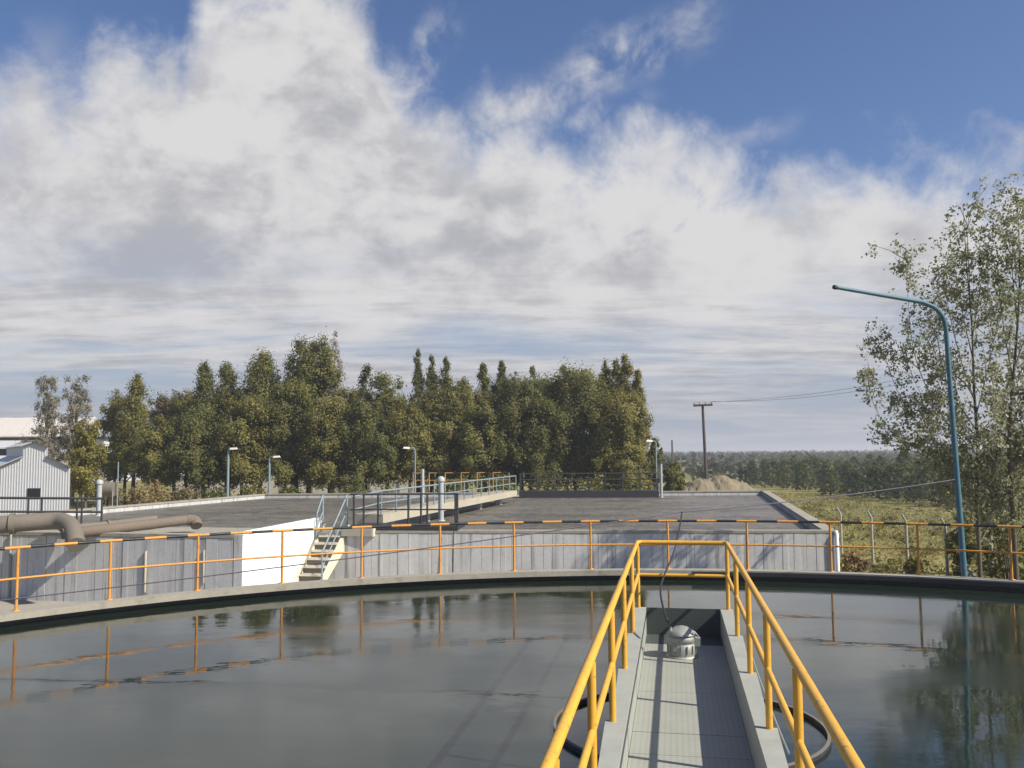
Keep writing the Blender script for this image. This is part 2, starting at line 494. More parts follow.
# ------------------------------------------------------------------ round tank
TC = (2.3, 5.05); RO = 13.9; RI = 13.6; ZR = .21
tank = thing('round_tank', (TC[0], TC[1], GZ), 'large round concrete settling tank with pale coping and black wet inner band', 'tank')
MB().ring(TC, RI, RO, ZR - .105, ZR, 240).build('coping', M['coping'], tank)
MB().ring(TC, RI + .27, RO - .002, GZ, ZR - .105, 240).build('tank_wall', [M['concrete']], tank)
MB().ring(TC, RI + .22, RI + .268, GZ + .1, ZR - .107, 240).build('wet_band', [M['wet']], tank)
MB().ring(TC, RI - .006, RI + .01, ZR - .108, ZR - .028, 110, R(-62), R(84)).build('painted_shade_band', M['wet'], tank)  # dark strip painting the shade on the coping's right inner face
b = MB()
n = 200
b.add([(TC[0] + (RI + .24) * math.cos(2 * math.pi * j / n), TC[1] + (RI + .24) * math.sin(2 * math.pi * j / n), 0) for j in range(n)], [tuple(range(n))])
struct(b.build('tank_water', M['water']))

# guard rail on the coping
rail = thing('rim_railing', (TC[0], TC[1], ZR), 'weathered yellow guard railing with black banded top rail along the round tank coping', 'railing')
RR = RO - .06
def rimp(a, z): return Vector((TC[0] + RR * math.sin(a), TC[1] + RR * math.cos(a), z))
STEP = 1.63 / RR
def rim_angle(px):                               # where the line of sight meets the railing circle
    d = ray(px, 500); d.z = 0; d.normalize()
    bq = d.x * TC[0] + d.y * TC[1]; t = bq + math.sqrt(bq * bq - TC[0] ** 2 - TC[1] ** 2 + RR * RR)
    return math.atan2(d.x * t - TC[0], d.y * t - TC[1])
SEEN = [rim_angle(p) for p in (20, 112, 199, 283, 362, 440, 513.6, 590, 667, 746, 829, 916, 1008)]
KS = range(-9, 13)
def pa_(k):                                       # angle of post k (0 is the reference post)
    i = k + 6
    if i < 0: return SEEN[0] + i * STEP
    if i > 12: return SEEN[12] + (i - 12) * STEP
    i0 = min(int(i), 11); return SEEN[i0] + (SEEN[i0 + 1] - SEEN[i0]) * (i - i0)
A_REF = pa_(0)
post = MB().tube([rimp(A_REF, ZR), rimp(A_REF, ZR + .985)], .024, 8)
post.lathe(rimp(A_REF, ZR), [(.001, .012), (.06, .012), (.06, 0)][::-1], 10)
post0 = post.build('post', M['old_yellow'], rail, loc=rimp(A_REF, ZR))
for k in KS:
    if k: clone(post0, rail, rimp(pa_(k), ZR) - ORG[rail.name], -(pa_(k) - A_REF))
sub = 16
aa = [pa_(KS[0] + i / sub) for i in range((len(KS) - 1) * sub + 1)]
bands = []
for i in range(len(aa) - 1):
    ph = ((i + 2) % 8)
    bands.append(0 if ph < 4 else 1)
pts = []; mids = []
for i in range(len(aa) - 1):
    pts.append(rimp(aa[i], ZR + 1.0)); mids.append(bands[i])
pts.append(rimp(aa[-1], ZR + 1.0))
MB().tube(pts, .026, 8, mids=mids).build('top_rail', [M['old_yellow'], M['black']], rail)
MB().tube([rimp(a, ZR + .51) for a in aa[::4]], .019, 8).build('mid_rail', M['old_yellow'], rail)

# ------------------------------------------------------------------ walkway over the tank
ZF, ZD = .48, .105
wa = Vector((math.sin(R(10.35)), math.cos(R(10.35)), 0)); wr = Vector((wa.y, -wa.x, 0))
E0 = gnd(683, 608, ZF)                            # middle of the far end
def wk(s, t, z): return Vector((E0.x, E0.y, 0)) + wa * s + wr * t + Vector((0, 0, z))
walk = thing('tank_walkway', wk(-6, 0, 0), 'grey steel walkway with yellow handrails reaching out over the round tank', 'walkway')
HW = .515
LEN = 17.0
for sgn in (-1, 1):
    b = MB()
    t0, t1 = HW, HW + .125
    b.prism([wk(0, sgn * t0, 0)[:2], wk(0, sgn * t1, 0)[:2], wk(-LEN, sgn * t1, 0)[:2], wk(-LEN, sgn * t0, 0)[:2]][::sgn], ZF - .40, ZF - .006)
    b.build('side_beam', M['deck_frame'], walk)
SP = 1.79
ends = [0.0] + [-SP * i for i in range(1, 9)]
for sgn in (-1, 1):
    for i in range(len(ends) - 1):
        s0, s1 = ends[i] - (.004 if i else 0), ends[i + 1]
        MB().prism([wk(s0, sgn * (HW - .003), 0)[:2], wk(s0, sgn * (HW + .168), 0)[:2], wk(s1, sgn * (HW + .118), 0)[:2], wk(s1, sgn * (HW - .003), 0)[:2]][::sgn],
                   ZF - .006, ZF).build('flange_plate', M['deck_frame'], walk)
# tread plates
j = [0, -.62, -3.02, -4.42, -5.02, -6.6, -8.2, -9.8, -11.4, -13, -14.6, -16.2]
for i in range(len(j) - 1):
    s0, s1 = j[i] - .006, j[i + 1] + .006
    MB().prism([wk(s0, -HW + .004, 0)[:2], wk(s1, -HW + .004, 0)[:2], wk(s1, HW - .004, 0)[:2], wk(s0, HW - .004, 0)[:2]], ZD - .012, ZD + (0.0 if i % 2 else .001)).build(
        'shade_painted_tread' if i == 0 else 'tread_plate', M['shade_deck'] if i == 0 else M['deck'], walk)  # first plate is ordinary deck, coloured dark for the shade there
for i in range(11):
    c = wk(j[i] - .75, 0, ZD - .045)
    MB().box(c, (2 * HW - .01, .08, .06), wr).build('cross_beam', M['dark_steel'], walk)
MB().prism([wk(-.012, -HW + .002, 0)[:2], wk(-.012, HW - .002, 0)[:2], wk(-.002, HW - .002, 0)[:2], wk(-.002, -HW + .002, 0)[:2]], ZD - .02, ZF - .003).build('end_plate', M['shade_deck'], walk)  # kick plate; the shade on its inner face is in its colour
HR = .915
RT = HW + .105
hp = None
for sgn in (-1, 1):
    for i in range(9):
        p = wk(ends[i] - .03, sgn * RT, ZF - .12)
        if hp is None:
            q = p + Vector((0, 0, HR + .09))
            b = MB().tube([p, q], .0285, 12)
            hp = b.build('post', M['yellow'], walk, loc=p)
        else: clone(hp, walk, p - ORG[walk.name])
zt, zm = ZF + HR, ZF + HR * .50
MB().tube([wk(-LEN, -RT, zt), wk(-.08, -RT, zt), wk(-.04, -RT + .03, zt), wk(-.03, -RT + .07, zt), wk(-.03, RT - .07, zt), wk(-.04, RT - .03, zt), wk(-.08, RT, zt), wk(-LEN, RT, zt)], .030, 12).build('top_rail', M['yellow'], walk)
for sgn in (-1, 1):
    MB().tube([wk(-LEN, sgn * RT, zm), wk(-.03, sgn * RT, zm)], .025, 10).build('mid_rail', M['yellow'], walk)
MB().tube([wk(-.03, -RT, zm), wk(-.03, RT, zm)], .024, 10).build('end_mid_rail', M['yellow'], walk)
# concrete column that carries the middle, inside the stilling well
wc = gnd(688, 722, .06)
MB().lathe((wc.x, wc.y, GZ), [(.34, .02), (.34, -GZ + ZF - .41)], 24).build('support_column', M['wet'], walk)

well = thing('stilling_well', (wc.x, wc.y, -.6), 'round grey steel stilling well ring just above the water under the walkway', 'well ring')
MB().ring((wc.x, wc.y), 1.28, 1.306, -.6, .036, 64).build('well_wall', M['dark_steel'], well)
MB().ring((wc.x, wc.y), 1.278, 1.308, .036, .046, 64).build('rim', M['riser'], well)
# thin hand line along the right outer side
tag(MB().tube(sag(wk(-1.8, RT + .12, ZF - .10), wk(-5.6, RT + .12, ZF - .12), .04), .008, 6).build('hose', M['galv']),
    'thin pale hose hanging along the outer side of the steel walkway', 'hose')

# drive motor
mc = gnd(682, 659, ZD); mc += wa * .15
motor = thing('drive_motor', mc, 'silver drum shaped drive motor standing on the walkway deck', 'motor')
MB().lathe(mc, [(.0, .02), (.20, .02), (.20, .0)][::-1], 28).build('base_flange', M['galv'], motor)
b = MB(); b.lathe(mc, [(.165, .02), (.17, .05), (.17, .16), (.165, .165), (.165, .185), (.172, .19), (.172, .26), (.15, .272)], 32); b.build('body', M['galv'], motor)
for k in range(14):
    a = 2 * math.pi * k / 14
    c = mc + Vector((.176 * math.cos(a), .176 * math.sin(a), .105))
    MB().box(c, (.02, .006, .1), (math.cos(a), math.sin(a), 0)).build('cooling_fin', M['galv'], motor)
MB().lathe(mc, [(.186, .272), (.19, .285), (.15, .32), (.08, .365), (.0, .385)], 32).build('cap', M['galv'], motor)
jb = MB().box(mc + wr * .185 + Vector((0, 0, .19)), (.09, .12, .10), wr).build('junction_box', M['galv'], motor)
MB().box(mc + wr * .235 + Vector((0, 0, .19)), (.012, .10, .08), wr).build('box_lid', M['dark_steel'], jb)
MB().tube([mc + wr * .10 - wa * .12 + Vector((0, 0, .30)), mc + wr * .16 - wa * .13 + Vector((0, 0, .33)), mc + wr * .2 - wa * .06 + Vector((0, 0, .27))], .012, 8).build('lifting_handle', M['galv'], motor)
gl = mc - wr * .13 - wa * .06
MB().tube([gl + Vector((0, 0, .29)), gl + Vector((-.01, 0, .37))], .018, 8).build('cable_gland', M['galv'], motor)

# lamp pole on the right and the wire that carries the cable
lp = gnd(965.5, 585, GZ); lp = Vector((9.35, 18.1, GZ))
_b = at(966, 577, 18.1); lp.x = _b.x
Zb = at(946, 330, 18.1)
pole = thing('bent_lamp_pole', lp, 'tall blue bent pipe lamp pole with bare arm beside the round tank', 'lamp pole')
top_ = [Vector((Zb.x, Zb.y, Zb.z)), at(943, 318, 18.05), at(935, 308, 17.9), at(922, 302, 17.8), at(836.5, 287.5, 16.9)]
path = [lp, lp.lerp(top_[0], .35), lp.lerp(top_[0], .7)] + top_[:1]
bend = smooth_path(top_[:4], 4)
MB().tube(path + bend[1:] + [at(880, 295, 17.3), top_[4]], [.062, .058, .052] + [.045] * (len(bend)) + [.038, .036], 10).build('shaft', M['blue'], pole)
MB().lathe(lp, [(.001, .06), (.16, .06), (.16, 0)][::-1], 12).build('base_plate', M['blue'], pole)
MB().tube([top_[4], top_[4] + (top_[4] - top_[3]).normalized() * .07], .044, 10).build('arm_socket', M['dark_steel'], pole)

wm = at(682, 512, 15.5)
wA = at(-85, 610, 12.9); wB = lp.lerp(top_[0], .50)
tag(MB().tube(sag(wA, wm, .06) + sag(wm, wB, .05)[1:], .010, 6).build('support_wire', M['rope']),
    'grey support wire strung across the round tank to the blue lamp pole', 'wire')
cg = gl + Vector((-.01, 0, .36))
tag(MB().tube(smooth_path([wm, at(680, 525, 15.1), at(674, 551, 13.6), at(664, 576, 12.2), at(660.5, 590, 11.4), at(663, 607, 10.8), at(667.5, 621, 10.45), cg]), .0125, 6).build('power_cable', M['rubber']),
    'black slack power cable hanging from the wire down to the motor', 'cable')

# ------------------------------------------------------------------ rectangular basin
ZB, ZS, TH = .45, .2, .3
NR = gnd(836, 530.5, ZB); FR = gnd(767, 490.3, ZB); FL = gnd(264, 493.6, ZB); NC = gnd(312, 530.6, ZB)
bax = (FR - NR); bax.z = 0; bax.normalize()       # basin axis
def inset(a, b, t):                               # a strip of thickness t to the left of a->b
    d = (b - a); d.z = 0; d.normalize(); nrm = Vector((-d.y, d.x, 0)); return nrm * t
basin = thing('rectangular_basin', NC, 'long rectangular concrete basin with streaked grey walls full of scummy water', 'basin')
NL = gnd(60, 519, ZB)
# left wall line continues from FL through (101,507)
lw = gnd(101, 507, ZB); ld = (lw - FL).normalized(); NL = FL + ld * 27
def wall(a, b, name, z1=ZB, cope=True, t=TH, z0=GZ):
    nrm = inset(a, b, t)
    MB().prism([a[:2], b[:2], (b + nrm)[:2], (a + nrm)[:2]], z0, z1 - .07).build(name, M['concrete'], basin)
    e = (b - a); e.z = 0; e.normalize(); o = nrm.normalized() * .03
    MB().prism([(a - o)[:2], (b - o)[:2], (b + nrm + o)[:2], (a + nrm + o)[:2]], z1 - .07, z1).build('coping', M['coping'], basin)
NRf = NR; 
wall(NC, NR, 'front_wall')
def panels(a, b, z0, z1, wid, parent, gap=.012):   # cast wall panels standing a few mm proud, joints between
    d = b - a; d.z = 0; L_ = d.length; d.normalize(); o_ = Vector((d.y, -d.x, 0)); x = 0; k = 0
    while x < L_ - .05:
        w_ = min(wid * rnd.uniform(.75, 1.25), L_ - x); q = .010 + .012 * rnd.random()
        p = a + d * (x + gap / 2); r = a + d * (x + w_ - gap / 2)
        MB().prism([(p + o_ * q)[:2], (r + o_ * q)[:2], (r - o_ * .002)[:2], (p - o_ * .002)[:2]], z0, z1).build('wall_panel', M['concrete'], parent)
        x += w_; k += 1
panels(NC + (NR - NC).normalized() * .4, NR, GZ, ZB - .085, .30, basin)
r0 = NR + bax * (TH + .035); wall(r0, FR - bax * .0, 'side_wall')
f0 = FR + inset(NR, FR, TH + .035); fb = FR
wall(FR + Vector((0, .04, 0)) + inset(NR, FR, 0), FL, 'back_wall')
wall(FL - (FL - NL).normalized() * .4, NL, 'side_wall')
sl_poly = [(NC + Vector((-1.2, .1, 0)))[:2], (NR + Vector((-.2, .15, 0)))[:2], (FR + Vector((-.15, .1, 0)))[:2], (FL + Vector((.1, -.0, 0)))[:2], (NL + Vector((.1, 0, 0)))[:2]]
b = MB(); b.add([(p[0], p[1], ZS) for p in sl_poly], [tuple(range(5))])
struct(b.build('basin_water', M['sludge']))
# downpipe on the front right corner
dp = NR + Vector((-.02, -.09, 0))
tag(MB().tube([dp + Vector((0, 0, GZ - ZB)), dp + Vector((0, 0, -.1)), dp + Vector((0, .06, -.02))], .055, 10).build('downpipe', M['white']),
    'white downpipe at the right front corner of the rectangular basin', 'pipe')

# inlet chamber left of the stair, standing forward of the basin
ZK = .73
wn = gnd(243, 535, ZK); wf = gnd(322, 519.5, ZK)
wd = (wf - wn); wd.z = 0; wd.normalize()
wl = Vector((-wd.y, wd.x, 0))
perp = Vector((-bax.y, bax.x, 0))                  # leftwards
cn = wn + wl * .24
cl_ = cn + perp * 19
cham = thing('inlet_chamber', (cn + cl_) / 2, 'low grey concrete inlet chamber with streaked front wall under the big pipes', 'chamber')
def cwall(a, b, t, z1, name):
    nrm = inset(a, b, t)
    MB().prism([a[:2], b[:2], (b + nrm)[:2], (a + nrm)[:2]], GZ, z1).build(name, M['concrete'], cham)
cwall(cl_, cn, .3, ZK - .08, 'front_wall')
nrm = inset(cl_, cn, .3)
panels(cl_ + (cn - cl_) * .35, cn, GZ, ZK - .095, .28, cham)
MB().prism([(cl_ - nrm * .1)[:2], (cn - nrm * .1)[:2], (cn + nrm * 1.1)[:2], (cl_ + nrm * 1.1)[:2]], ZK - .08, ZK).build('coping', M['coping'], cham)
bk = bax * 3.7
MB().prism([(cl_ + nrm * 1.12)[:2], (cn + nrm * 1.12)[:2], (cn + bk)[:2], (cl_ + bk)[:2]], GZ, ZK - .16).build('roof_slab', M['coping'], cham)

ww = thing('white_stair_wall', wn, 'bright white painted parapet wall beside the concrete stair', 'wall')
MB().prism([wn[:2], wf[:2], (wf + wl * .22)[:2], (wn + wl * .22)[:2]][::1], GZ, ZK - .002).build('wall_body', M['white'], ww)
MB().prism([(wn - wd * .0205)[:2], (wn - wd * .001)[:2], (wn - wd * .001 + wl * .222)[:2], (wn - wd * .0205 + wl * .222)[:2]], GZ, ZK - .004).build('end_facing', M['concrete'], ww)
MB().prism([(wn - wd * .02 - wl * .02)[:2], (wf + wd * .02 - wl * .02)[:2], (wf + wd * .02 + wl * .225)[:2], (wn - wd * .02 + wl * .225)[:2]], ZK - .002, ZK + .05).build('wall_cap', M['white'], ww)

# stair
sd = wd; sr = -wl
s_top = wf + sr * .02; s_top.z = 0
SWD = .86; NS = 8; RUN = .27; RISE = (ZB + .05 - GZ) / NS
stair = thing('concrete_stair', Vector((s_top.x, s_top.y, GZ)) - sd * RUN * NS, 'short concrete stair with cream stringers climbing to the basin landing', 'stair')
for i in range(NS):
    a = s_top - sd * (RUN * (NS - i)); bq = a + sd * (RUN + .02)
    z1 = GZ + RISE * (i + 1)
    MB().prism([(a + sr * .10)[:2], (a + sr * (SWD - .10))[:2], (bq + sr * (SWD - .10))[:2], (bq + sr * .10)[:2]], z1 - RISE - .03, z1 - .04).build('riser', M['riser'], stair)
    MB().prism([(a - sd * .025 + sr * .10)[:2], (a - sd * .025 + sr * (SWD - .10))[:2], (bq + sr * (SWD - .10))[:2], (bq + sr * .10)[:2]], z1 - .04, z1).build('tread', M['stair'], stair)
    MB().prism([(a - sd * .04 + sr * .10)[:2], (a - sd * .04 + sr * (SWD - .10))[:2], (a - sd * .027 + sr * (SWD - .10))[:2], (a - sd * .027 + sr * .10)[:2]], z1 - .045, z1 + .003).build('nosing', M['cream'], stair)
for t in (.0, SWD - .10):
    b = MB(); a = s_top - sd * RUN * NS
    P0, P1 = a + sr * t, a + sr * (t + .10)
    Q0, Q1 = s_top + sr * t, s_top + sr * (t + .10)
    zz0, zz1 = GZ + RISE * .8, ZB + .15
    b.prism([P0[:2], P1[:2], Q1[:2], Q0[:2]], [GZ, GZ, zz1 - .5, zz1 - .5], [zz0, zz0, zz1, zz1])
    b.build('stringer', M['cream'], stair)
# landing at the stair head
l0 = s_top + sr * .35; l1 = s_top + sr * 1.72
land = thing('stair_landing', Vector((l0.x, l0.y, ZB)), 'small cream edged concrete landing slab at the stair head', 'landing')
e = sd * -.05; g = sd * 1.1
a_, b_ = l0 + sr * .45 + sd * -.55, l1 + sd * -.55
MB().prism([a_[:2], b_[:2], (b_ + sd * 1.5)[:2], (a_ + sd * 1.5)[:2]], ZB - .15, ZB + .055).build('slab', M['stair'], land)
MB().prism([(b_ + sr * .001)[:2], (b_ + sr * .05)[:2], (b_ + sr * .05 + sd * 1.5)[:2], (b_ + sr * .001 + sd * 1.5)[:2]], ZB - .16, ZB + .065).build('end_face', M['cream'], land)

# stair handrail
def stair_rail(t, name, label):
    o = thing(name, s_top + sr * t + Vector((0, 0, GZ)) - sd * RUN * (NS - 1), label, 'handrail', 'handrails of the basin stair')
    p0 = s_top - sd * RUN * ((NS - .6) if t > .3 else 2.2) + sr * t; p1 = s_top - sd * .15 + sr * t
    z0, z1 = (GZ + RISE if t > .3 else ZB + .05 - 2 * RISE), ZB + .05
    up = Vector((0, 0, .95))
    A, B_ = p0 + Vector((0, 0, z0)), p1 + Vector((0, 0, z1))
    MB().tube([A + up * .85, B_ + up], .026, 8).build('top_rail', M['pale_blue'], o)
    MB().tube([A + up * .42, B_ + up * .5], .02, 8).build('mid_rail', M['pale_blue'], o)
    MB().tube([A, A + up * .86], .026, 8).build('post', M['pale_blue'], o)
    MB().tube([B_, B_ + up * 1.02], .034, 8).build('post', M['pale_blue'], o)
    return B_ + up
hb = stair_rail(SWD - .05, 'stair_handrail', 'pale blue pipe handrail on the open right side of the concrete stair')
stair_rail(.06, 'stair_handrail', 'pale blue pipe handrail on the stair side nearest the white wall')

# ------------------------------------------------------------------ bridge over the basin
ZG = .80
g0 = gnd(383, 514.5, ZG); g1 = gnd(517, 490.4, ZG)
gd = (g1 - g0); gd.z = 0; gd.normalize(); gr = Vector((gd.y, -gd.x, 0))
bridge = thing('basin_bridge', g0, 'narrow pale concrete footbridge with pale blue railing running across the basin', 'footbridge')
MB().prism([g0[:2], g1[:2], (g1 - gr * 1.0)[:2], (g0 - gr * 1.0)[:2]], ZG - .27, ZG).build('deck_beam', M['beam'], bridge)
b = MB(); L = (g1 - g0).length
for k in range(5):
    c = g0 + gd * (L * (k + .5) / 5) - gr * .5; c.z = (GZ + ZG - .27) / 2
    MB().box(c, (.3, .3, ZG - .272 - GZ), gd).build('pier', M['concrete'], bridge)
ng = 14; bp = None
for side in (0,):
    off = -gr * (.06 if side == 0 else .94)
    for k in range(ng + 1):
        p = g0 + gd * (L * k / ng) + off; p.z = ZG
        if bp is None: bp = MB().tube([p, p + Vector((0, 0, .70))], .024, 6).build('post', M['pale_blue'], bridge, loc=p)
        else: clone(bp, bridge, p - ORG[bridge.name])
    for zz_, rr in ((.72, .028), (.36, .022)):
        q0 = g0 + off; q0.z = ZG + zz_; q1 = g1 + off; q1.z = ZG + zz_
        pp = [q0, q1]
        if side == 0 or zz_ > .5: pp = [at(349 if side else 352, 497 if zz_ > .5 else 510, 26.6)] + pp
        MB().tube(pp, rr, 8).build('top_rail' if zz_ > .5 else 'mid_rail', M['pale_blue'], bridge)

# dark platform and its railing behind the front wall
q0 = gnd(349, 527.0, ZB + .1); q1 = gnd(458, 527.2, ZB + .1)
fd = (q1 - q0).normalized(); fn = Vector((-fd.y, fd.x, 0))
plat = thing('service_platform', (q0 + q1) / 2, 'dark steel service platform with dark railing along the basin front wall', 'platform')
MB().prism([q0[:2], q1[:2], (q1 + fn * 1.3)[:2], (q0 + fn * 1.3)[:2]], ZB + .02, ZB + .12).build('deck', M['dark_steel'], plat)
pp = None
for px in (353, 363, 373, 408, 417, 427, 452, 457):
    t = (px - 349) / 109 * (q1 - q0).length
    p = q0 + fd * t + fn * (.08 if px not in (373, 417, 452) else .6); p.z = ZB + .12
    if pp is None: pp = MB().tube([p, p + Vector((0, 0, .93))], .03, 6).build('post', M['dark_steel'], plat, loc=p)
    else: clone(pp, plat, p - ORG[plat.name])
for h in (.93, .48):
    MB().tube([q0 + fn * .08 + Vector((0, 0, h + .02)), q1 + fn * .08 + Vector((0, 0, h + .02))], .024, 6).build('top_rail' if h > .8 else 'mid_rail', M['dark_steel'], plat)
# thin dark rod down the front wall from the platform corner
tag(MB().tube([q1 - fd * .1 - fn * .12 + Vector((0, 0, .05)), q1 - fd * .13 - fn * .16 + Vector((0, 0, -1.5))], .014, 6).build('drain_rod', M['dark_steel']),
    'thin dark rod running down the basin front wall from the platform', 'rod')

def vent(px, y0, y1, dist, r, label, name='vent_pipe', cap=True, mat='grey_blue', grp='upright vent pipes around the basin'):
    a = at(px, y1, dist); t = at(px, y0, dist); t.x = a.x
    o = thing(name, a, label, 'vent pipe', grp)
    MB().tube([a, t], r, 14).build('shaft', M[mat], o)
    if cap: MB().lathe(t, [(r * 1.35, -.10), (r * 1.35, 0), (r * .6, .05), (0, .055)], 14).build('cap', M[mat], o)
    MB().lathe(a, [(r * 1.5, 0), (r * 1.5, .03), (r * 1.01, .03)], 14).build('base_flange', M[mat], o)
vent(441, 478, 521, 26.9, .085, 'thick grey blue capped vent pipe rising from the dark service platform')
vent(422.5, 469, 505, 38, .075, 'slim pale vent pipe standing behind the footbridge railing', cap=False)
vent(98.5, 481, 516, 30, .085, 'pale vent pipe standing left of the pipes near the corrugated shed')
vent(661.5, 464, 497.5, 47, .07, 'pale grey vent pipe at the right end of the dark scraper bridge', mat='grey_blue', cap=False)

# scraper bridge at the far end
c0 = at(519, 495, 48.5); c1 = at(659, 495, 48.0); c0.z = c1.z = ZS
cdv = (c1 - c0).normalized(); cnv = Vector((-cdv.y, cdv.x, 0))
scr = thing('scraper_bridge', (c0 + c1) / 2, 'dark steel scraper bridge with railing at the far end of the basin', 'scraper bridge')
MB().prism([c0[:2], c1[:2], (c1 + cnv * 1.0)[:2], (c0 + cnv * 1.0)[:2]], ZS - .05, ZS + .36).build('girder', M['dark_steel'], scr)
pp = None; Ls = (c1 - c0).length
for side in (.06, .94):
    for k in range(9):
        p = c0 + cdv * (.05 + (Ls - .1) * k / 8) + cnv * side; p.z = ZS + .36
        if pp is None: pp = MB().tube([p, p + Vector((0, 0, .95))], .026, 6).build('post', M['dark_steel'], scr, loc=p)
        else: clone(pp, scr, p - ORG[scr.name])
    for h in (.95, .62, .3):
        e0 = c0 + cnv * side; e1 = c1 + cnv * side; e0.z = e1.z = ZS + .36 + h
        MB().tube([e0, e1], .024, 6).build('top_rail' if h > .6 else 'mid_rail', M['dark_steel'], scr)

# far yellow railing behind the basin
fy = thing('guard_railing', at(460, 490, 52.5), 'yellow and black banded railing behind the far end of the basin footbridge', 'railing')
pA = at(413, 490, 52.5); pB = at(509, 489, 52.5); pA.z = pB.z = ZB
MB().tube([Vector((0, 0, 1.05)) + pA.lerp(pB, i / 24) for i in range(25)], .035, 6, mids=[(i // 2) % 2 for i in range(24)]).build('top_rail', [M['far_yellow'], M['black']], fy)
MB().tube([pA + Vector((0, 0, .62)), pB + Vector((0, 0, .62))], .026, 6).build('mid_rail', M['far_yellow'], fy)
pp = None
for k in (0, 1, 2, 3, 4, 5, 6):
    p = pA.lerp(pB, k / 6)
    if pp is None: pp = MB().tube([p, p + Vector((0, 0, 1.04))], .036, 6).build('post', M['far_yellow'], fy, loc=p)
    else: clone(pp, fy, p - ORG[fy.name])

# ------------------------------------------------------------------ pipes on the left
p1 = [at(-190, 541, 20.8), at(-60, 531, 21.6), at(10, 524, 22.0), at(52, 521, 22.3), at(66, 523, 22.2), at(73, 531, 21.9), at(76, 545, 21.5)]
big = thing('inflow_pipe', p1[3], 'thick dusty grey inflow pipe with downward elbow above the inlet chamber', 'pipe')
MB().tube(smooth_path(p1, 6), .215, 18).build('pipe_run', M['pipe'], big)
MB().tube([p1[2], p1[2].lerp(p1[3], .12)], .26, 18).build('pipe_flange', M['pipe'], big)
p2 = [at(62, 534, 21.8), at(110, 529, 22.6), at(190, 519.5, 24.2), at(195, 521, 24.2), at(196.5, 526, 24.1)]
o = thing('discharge_pipe', p2[0], 'brown discharge pipe with capped elbow end lying over the chamber towards the basin', 'pipe')
MB().tube([p2[0], p2[1], p2[2]], .135, 16).build('pipe_run', M['rust_pipe'], o)
MB().tube(smooth_path([p2[2].lerp(p2[1], .04), p2[3], p2[4]], 4), .15, 16).build('elbow', M['rust_pipe'], o)
p3 = [at(60, 530, 23.4), at(107, 525.5, 24.2), at(156, 519.5, 25.2)]
o = thing('discharge_pipe', p3[0], 'shorter tan pipe lying directly behind the brown discharge pipe', 'pipe')
MB().tube(p3, .12, 14).build('pipe_run', M['pipe'], o)
MB().tube([p3[1], p3[1].lerp(p3[2], .06)], .15, 14).build('coupling', M['pipe'], o)
# thin white pipes on the chamber wall
def front_at(px, y):                               # point on the chamber front wall
    d = ray(px, y); n_ = inset(cl_, cn, 1).normalized(); t = (cn.dot(n_)) / (d.dot(n_)) if d.dot(n_) else 0
    return Vector((d.x * t, d.y * t, ZC + d.z * t)) - n_ * .05
for k, (px, ya, yb) in enumerate(((12.5, 536, 606), (147, 552, 592), (205, 551, 583))):
    a, bq = front_at(px, ya), front_at(px + .5, yb); bq.x, bq.y = a.x, a.y
    pts_ = [a + Vector((0, .08, .02)), a, bq] if k else [a + Vector((0, .1, .08)), a + Vector((0, 0, .06)), bq]
    tag(MB().tube(pts_, .03, 8).build('drain_pipe', M['post_conc'] if k != 1 else M['beam']),
        ('pale drain pipe on the chamber wall below the thick inflow pipe elbow', 'cream drain pipe halfway along the chamber front wall', 'pale drain pipe on the chamber wall next to the white stair wall')[k], 'pipe', 'thin drain pipes on the chamber wall')

# dark railing on the chamber before the shed
dr = thing('chamber_railing', at(26, 520, 24.5), 'dark blue pipe railing in front of the corrugated shed', 'railing')
d0, d1 = at(-70, 497.5, 24.5), at(103, 498.5, 26.0)
e0, e1 = at(-70, 511.5, 24.5), at(103, 512, 26.0)
MB().tube([d0, d1], .035, 8).build('top_rail', M['dark_steel'], dr)
MB().tube([e0, e1], .033, 8).build('mid_rail', M['dark_steel'], dr)
for px in (-40, -8, 26, 39.5, 76, 81, 102):
    f_ = (px + 70) / 173
    a = d0.lerp(d1, f_); bq = Vector((a.x, a.y, ZK - .17))
    MB().tube([bq, a], .03, 6).build('post', M['dark_steel'], dr)

# ------------------------------------------------------------------ street lamps
def street_lamp(px, y0, y1, dist, arm, label, r=.05):
    a = at(px, y1, dist); t = at(px, y0, dist); base = Vector((a.x, a.y, gh(a.x, a.y)))
    t.x, t.y = base.x, base.y
    o = thing('street_lamp', base, label, 'street lamp', 'lamps around the basin')
    MB().tube([base, t], [r * 1.2, r], 8).build('pole', M['pale_blue'], o)
    h = t + Vector((arm, -.1, .12))
    MB().tube(smooth_path([t, t + Vector((arm * .3, 0, .12)), h], 4), r * .7, 6).build('arm', M['pale_blue'], o)
    hd = MB(); d = Vector((1 if arm > 0 else -1, 0, 0))
    hd.add([h + d * .02 + Vector((0, -.09, -.05)), h + d * .45 + Vector((0, -.13, -.02)), h + d * .45 + Vector((0, .13, -.02)), h + d * .02 + Vector((0, .09, -.05)),
            h + d * .05 + Vector((0, -.05, .08)), h + d * .40 + Vector((0, -.07, .09)), h + d * .40 + Vector((0, .07, .09)), h + d * .05 + Vector((0, .05, .08))],
           [(3, 2, 1, 0), (4, 5, 6, 7), (0, 1, 5, 4), (1, 2, 6, 5), (2, 3, 7, 6), (3, 0, 4, 7)] if arm > 0 else [(0, 1, 2, 3), (7, 6, 5, 4), (4, 5, 1, 0), (5, 6, 2, 1), (6, 7, 3, 2), (7, 4, 0, 3)])
    lh = hd.build('lamp_head', M['lamp_glass'], o)
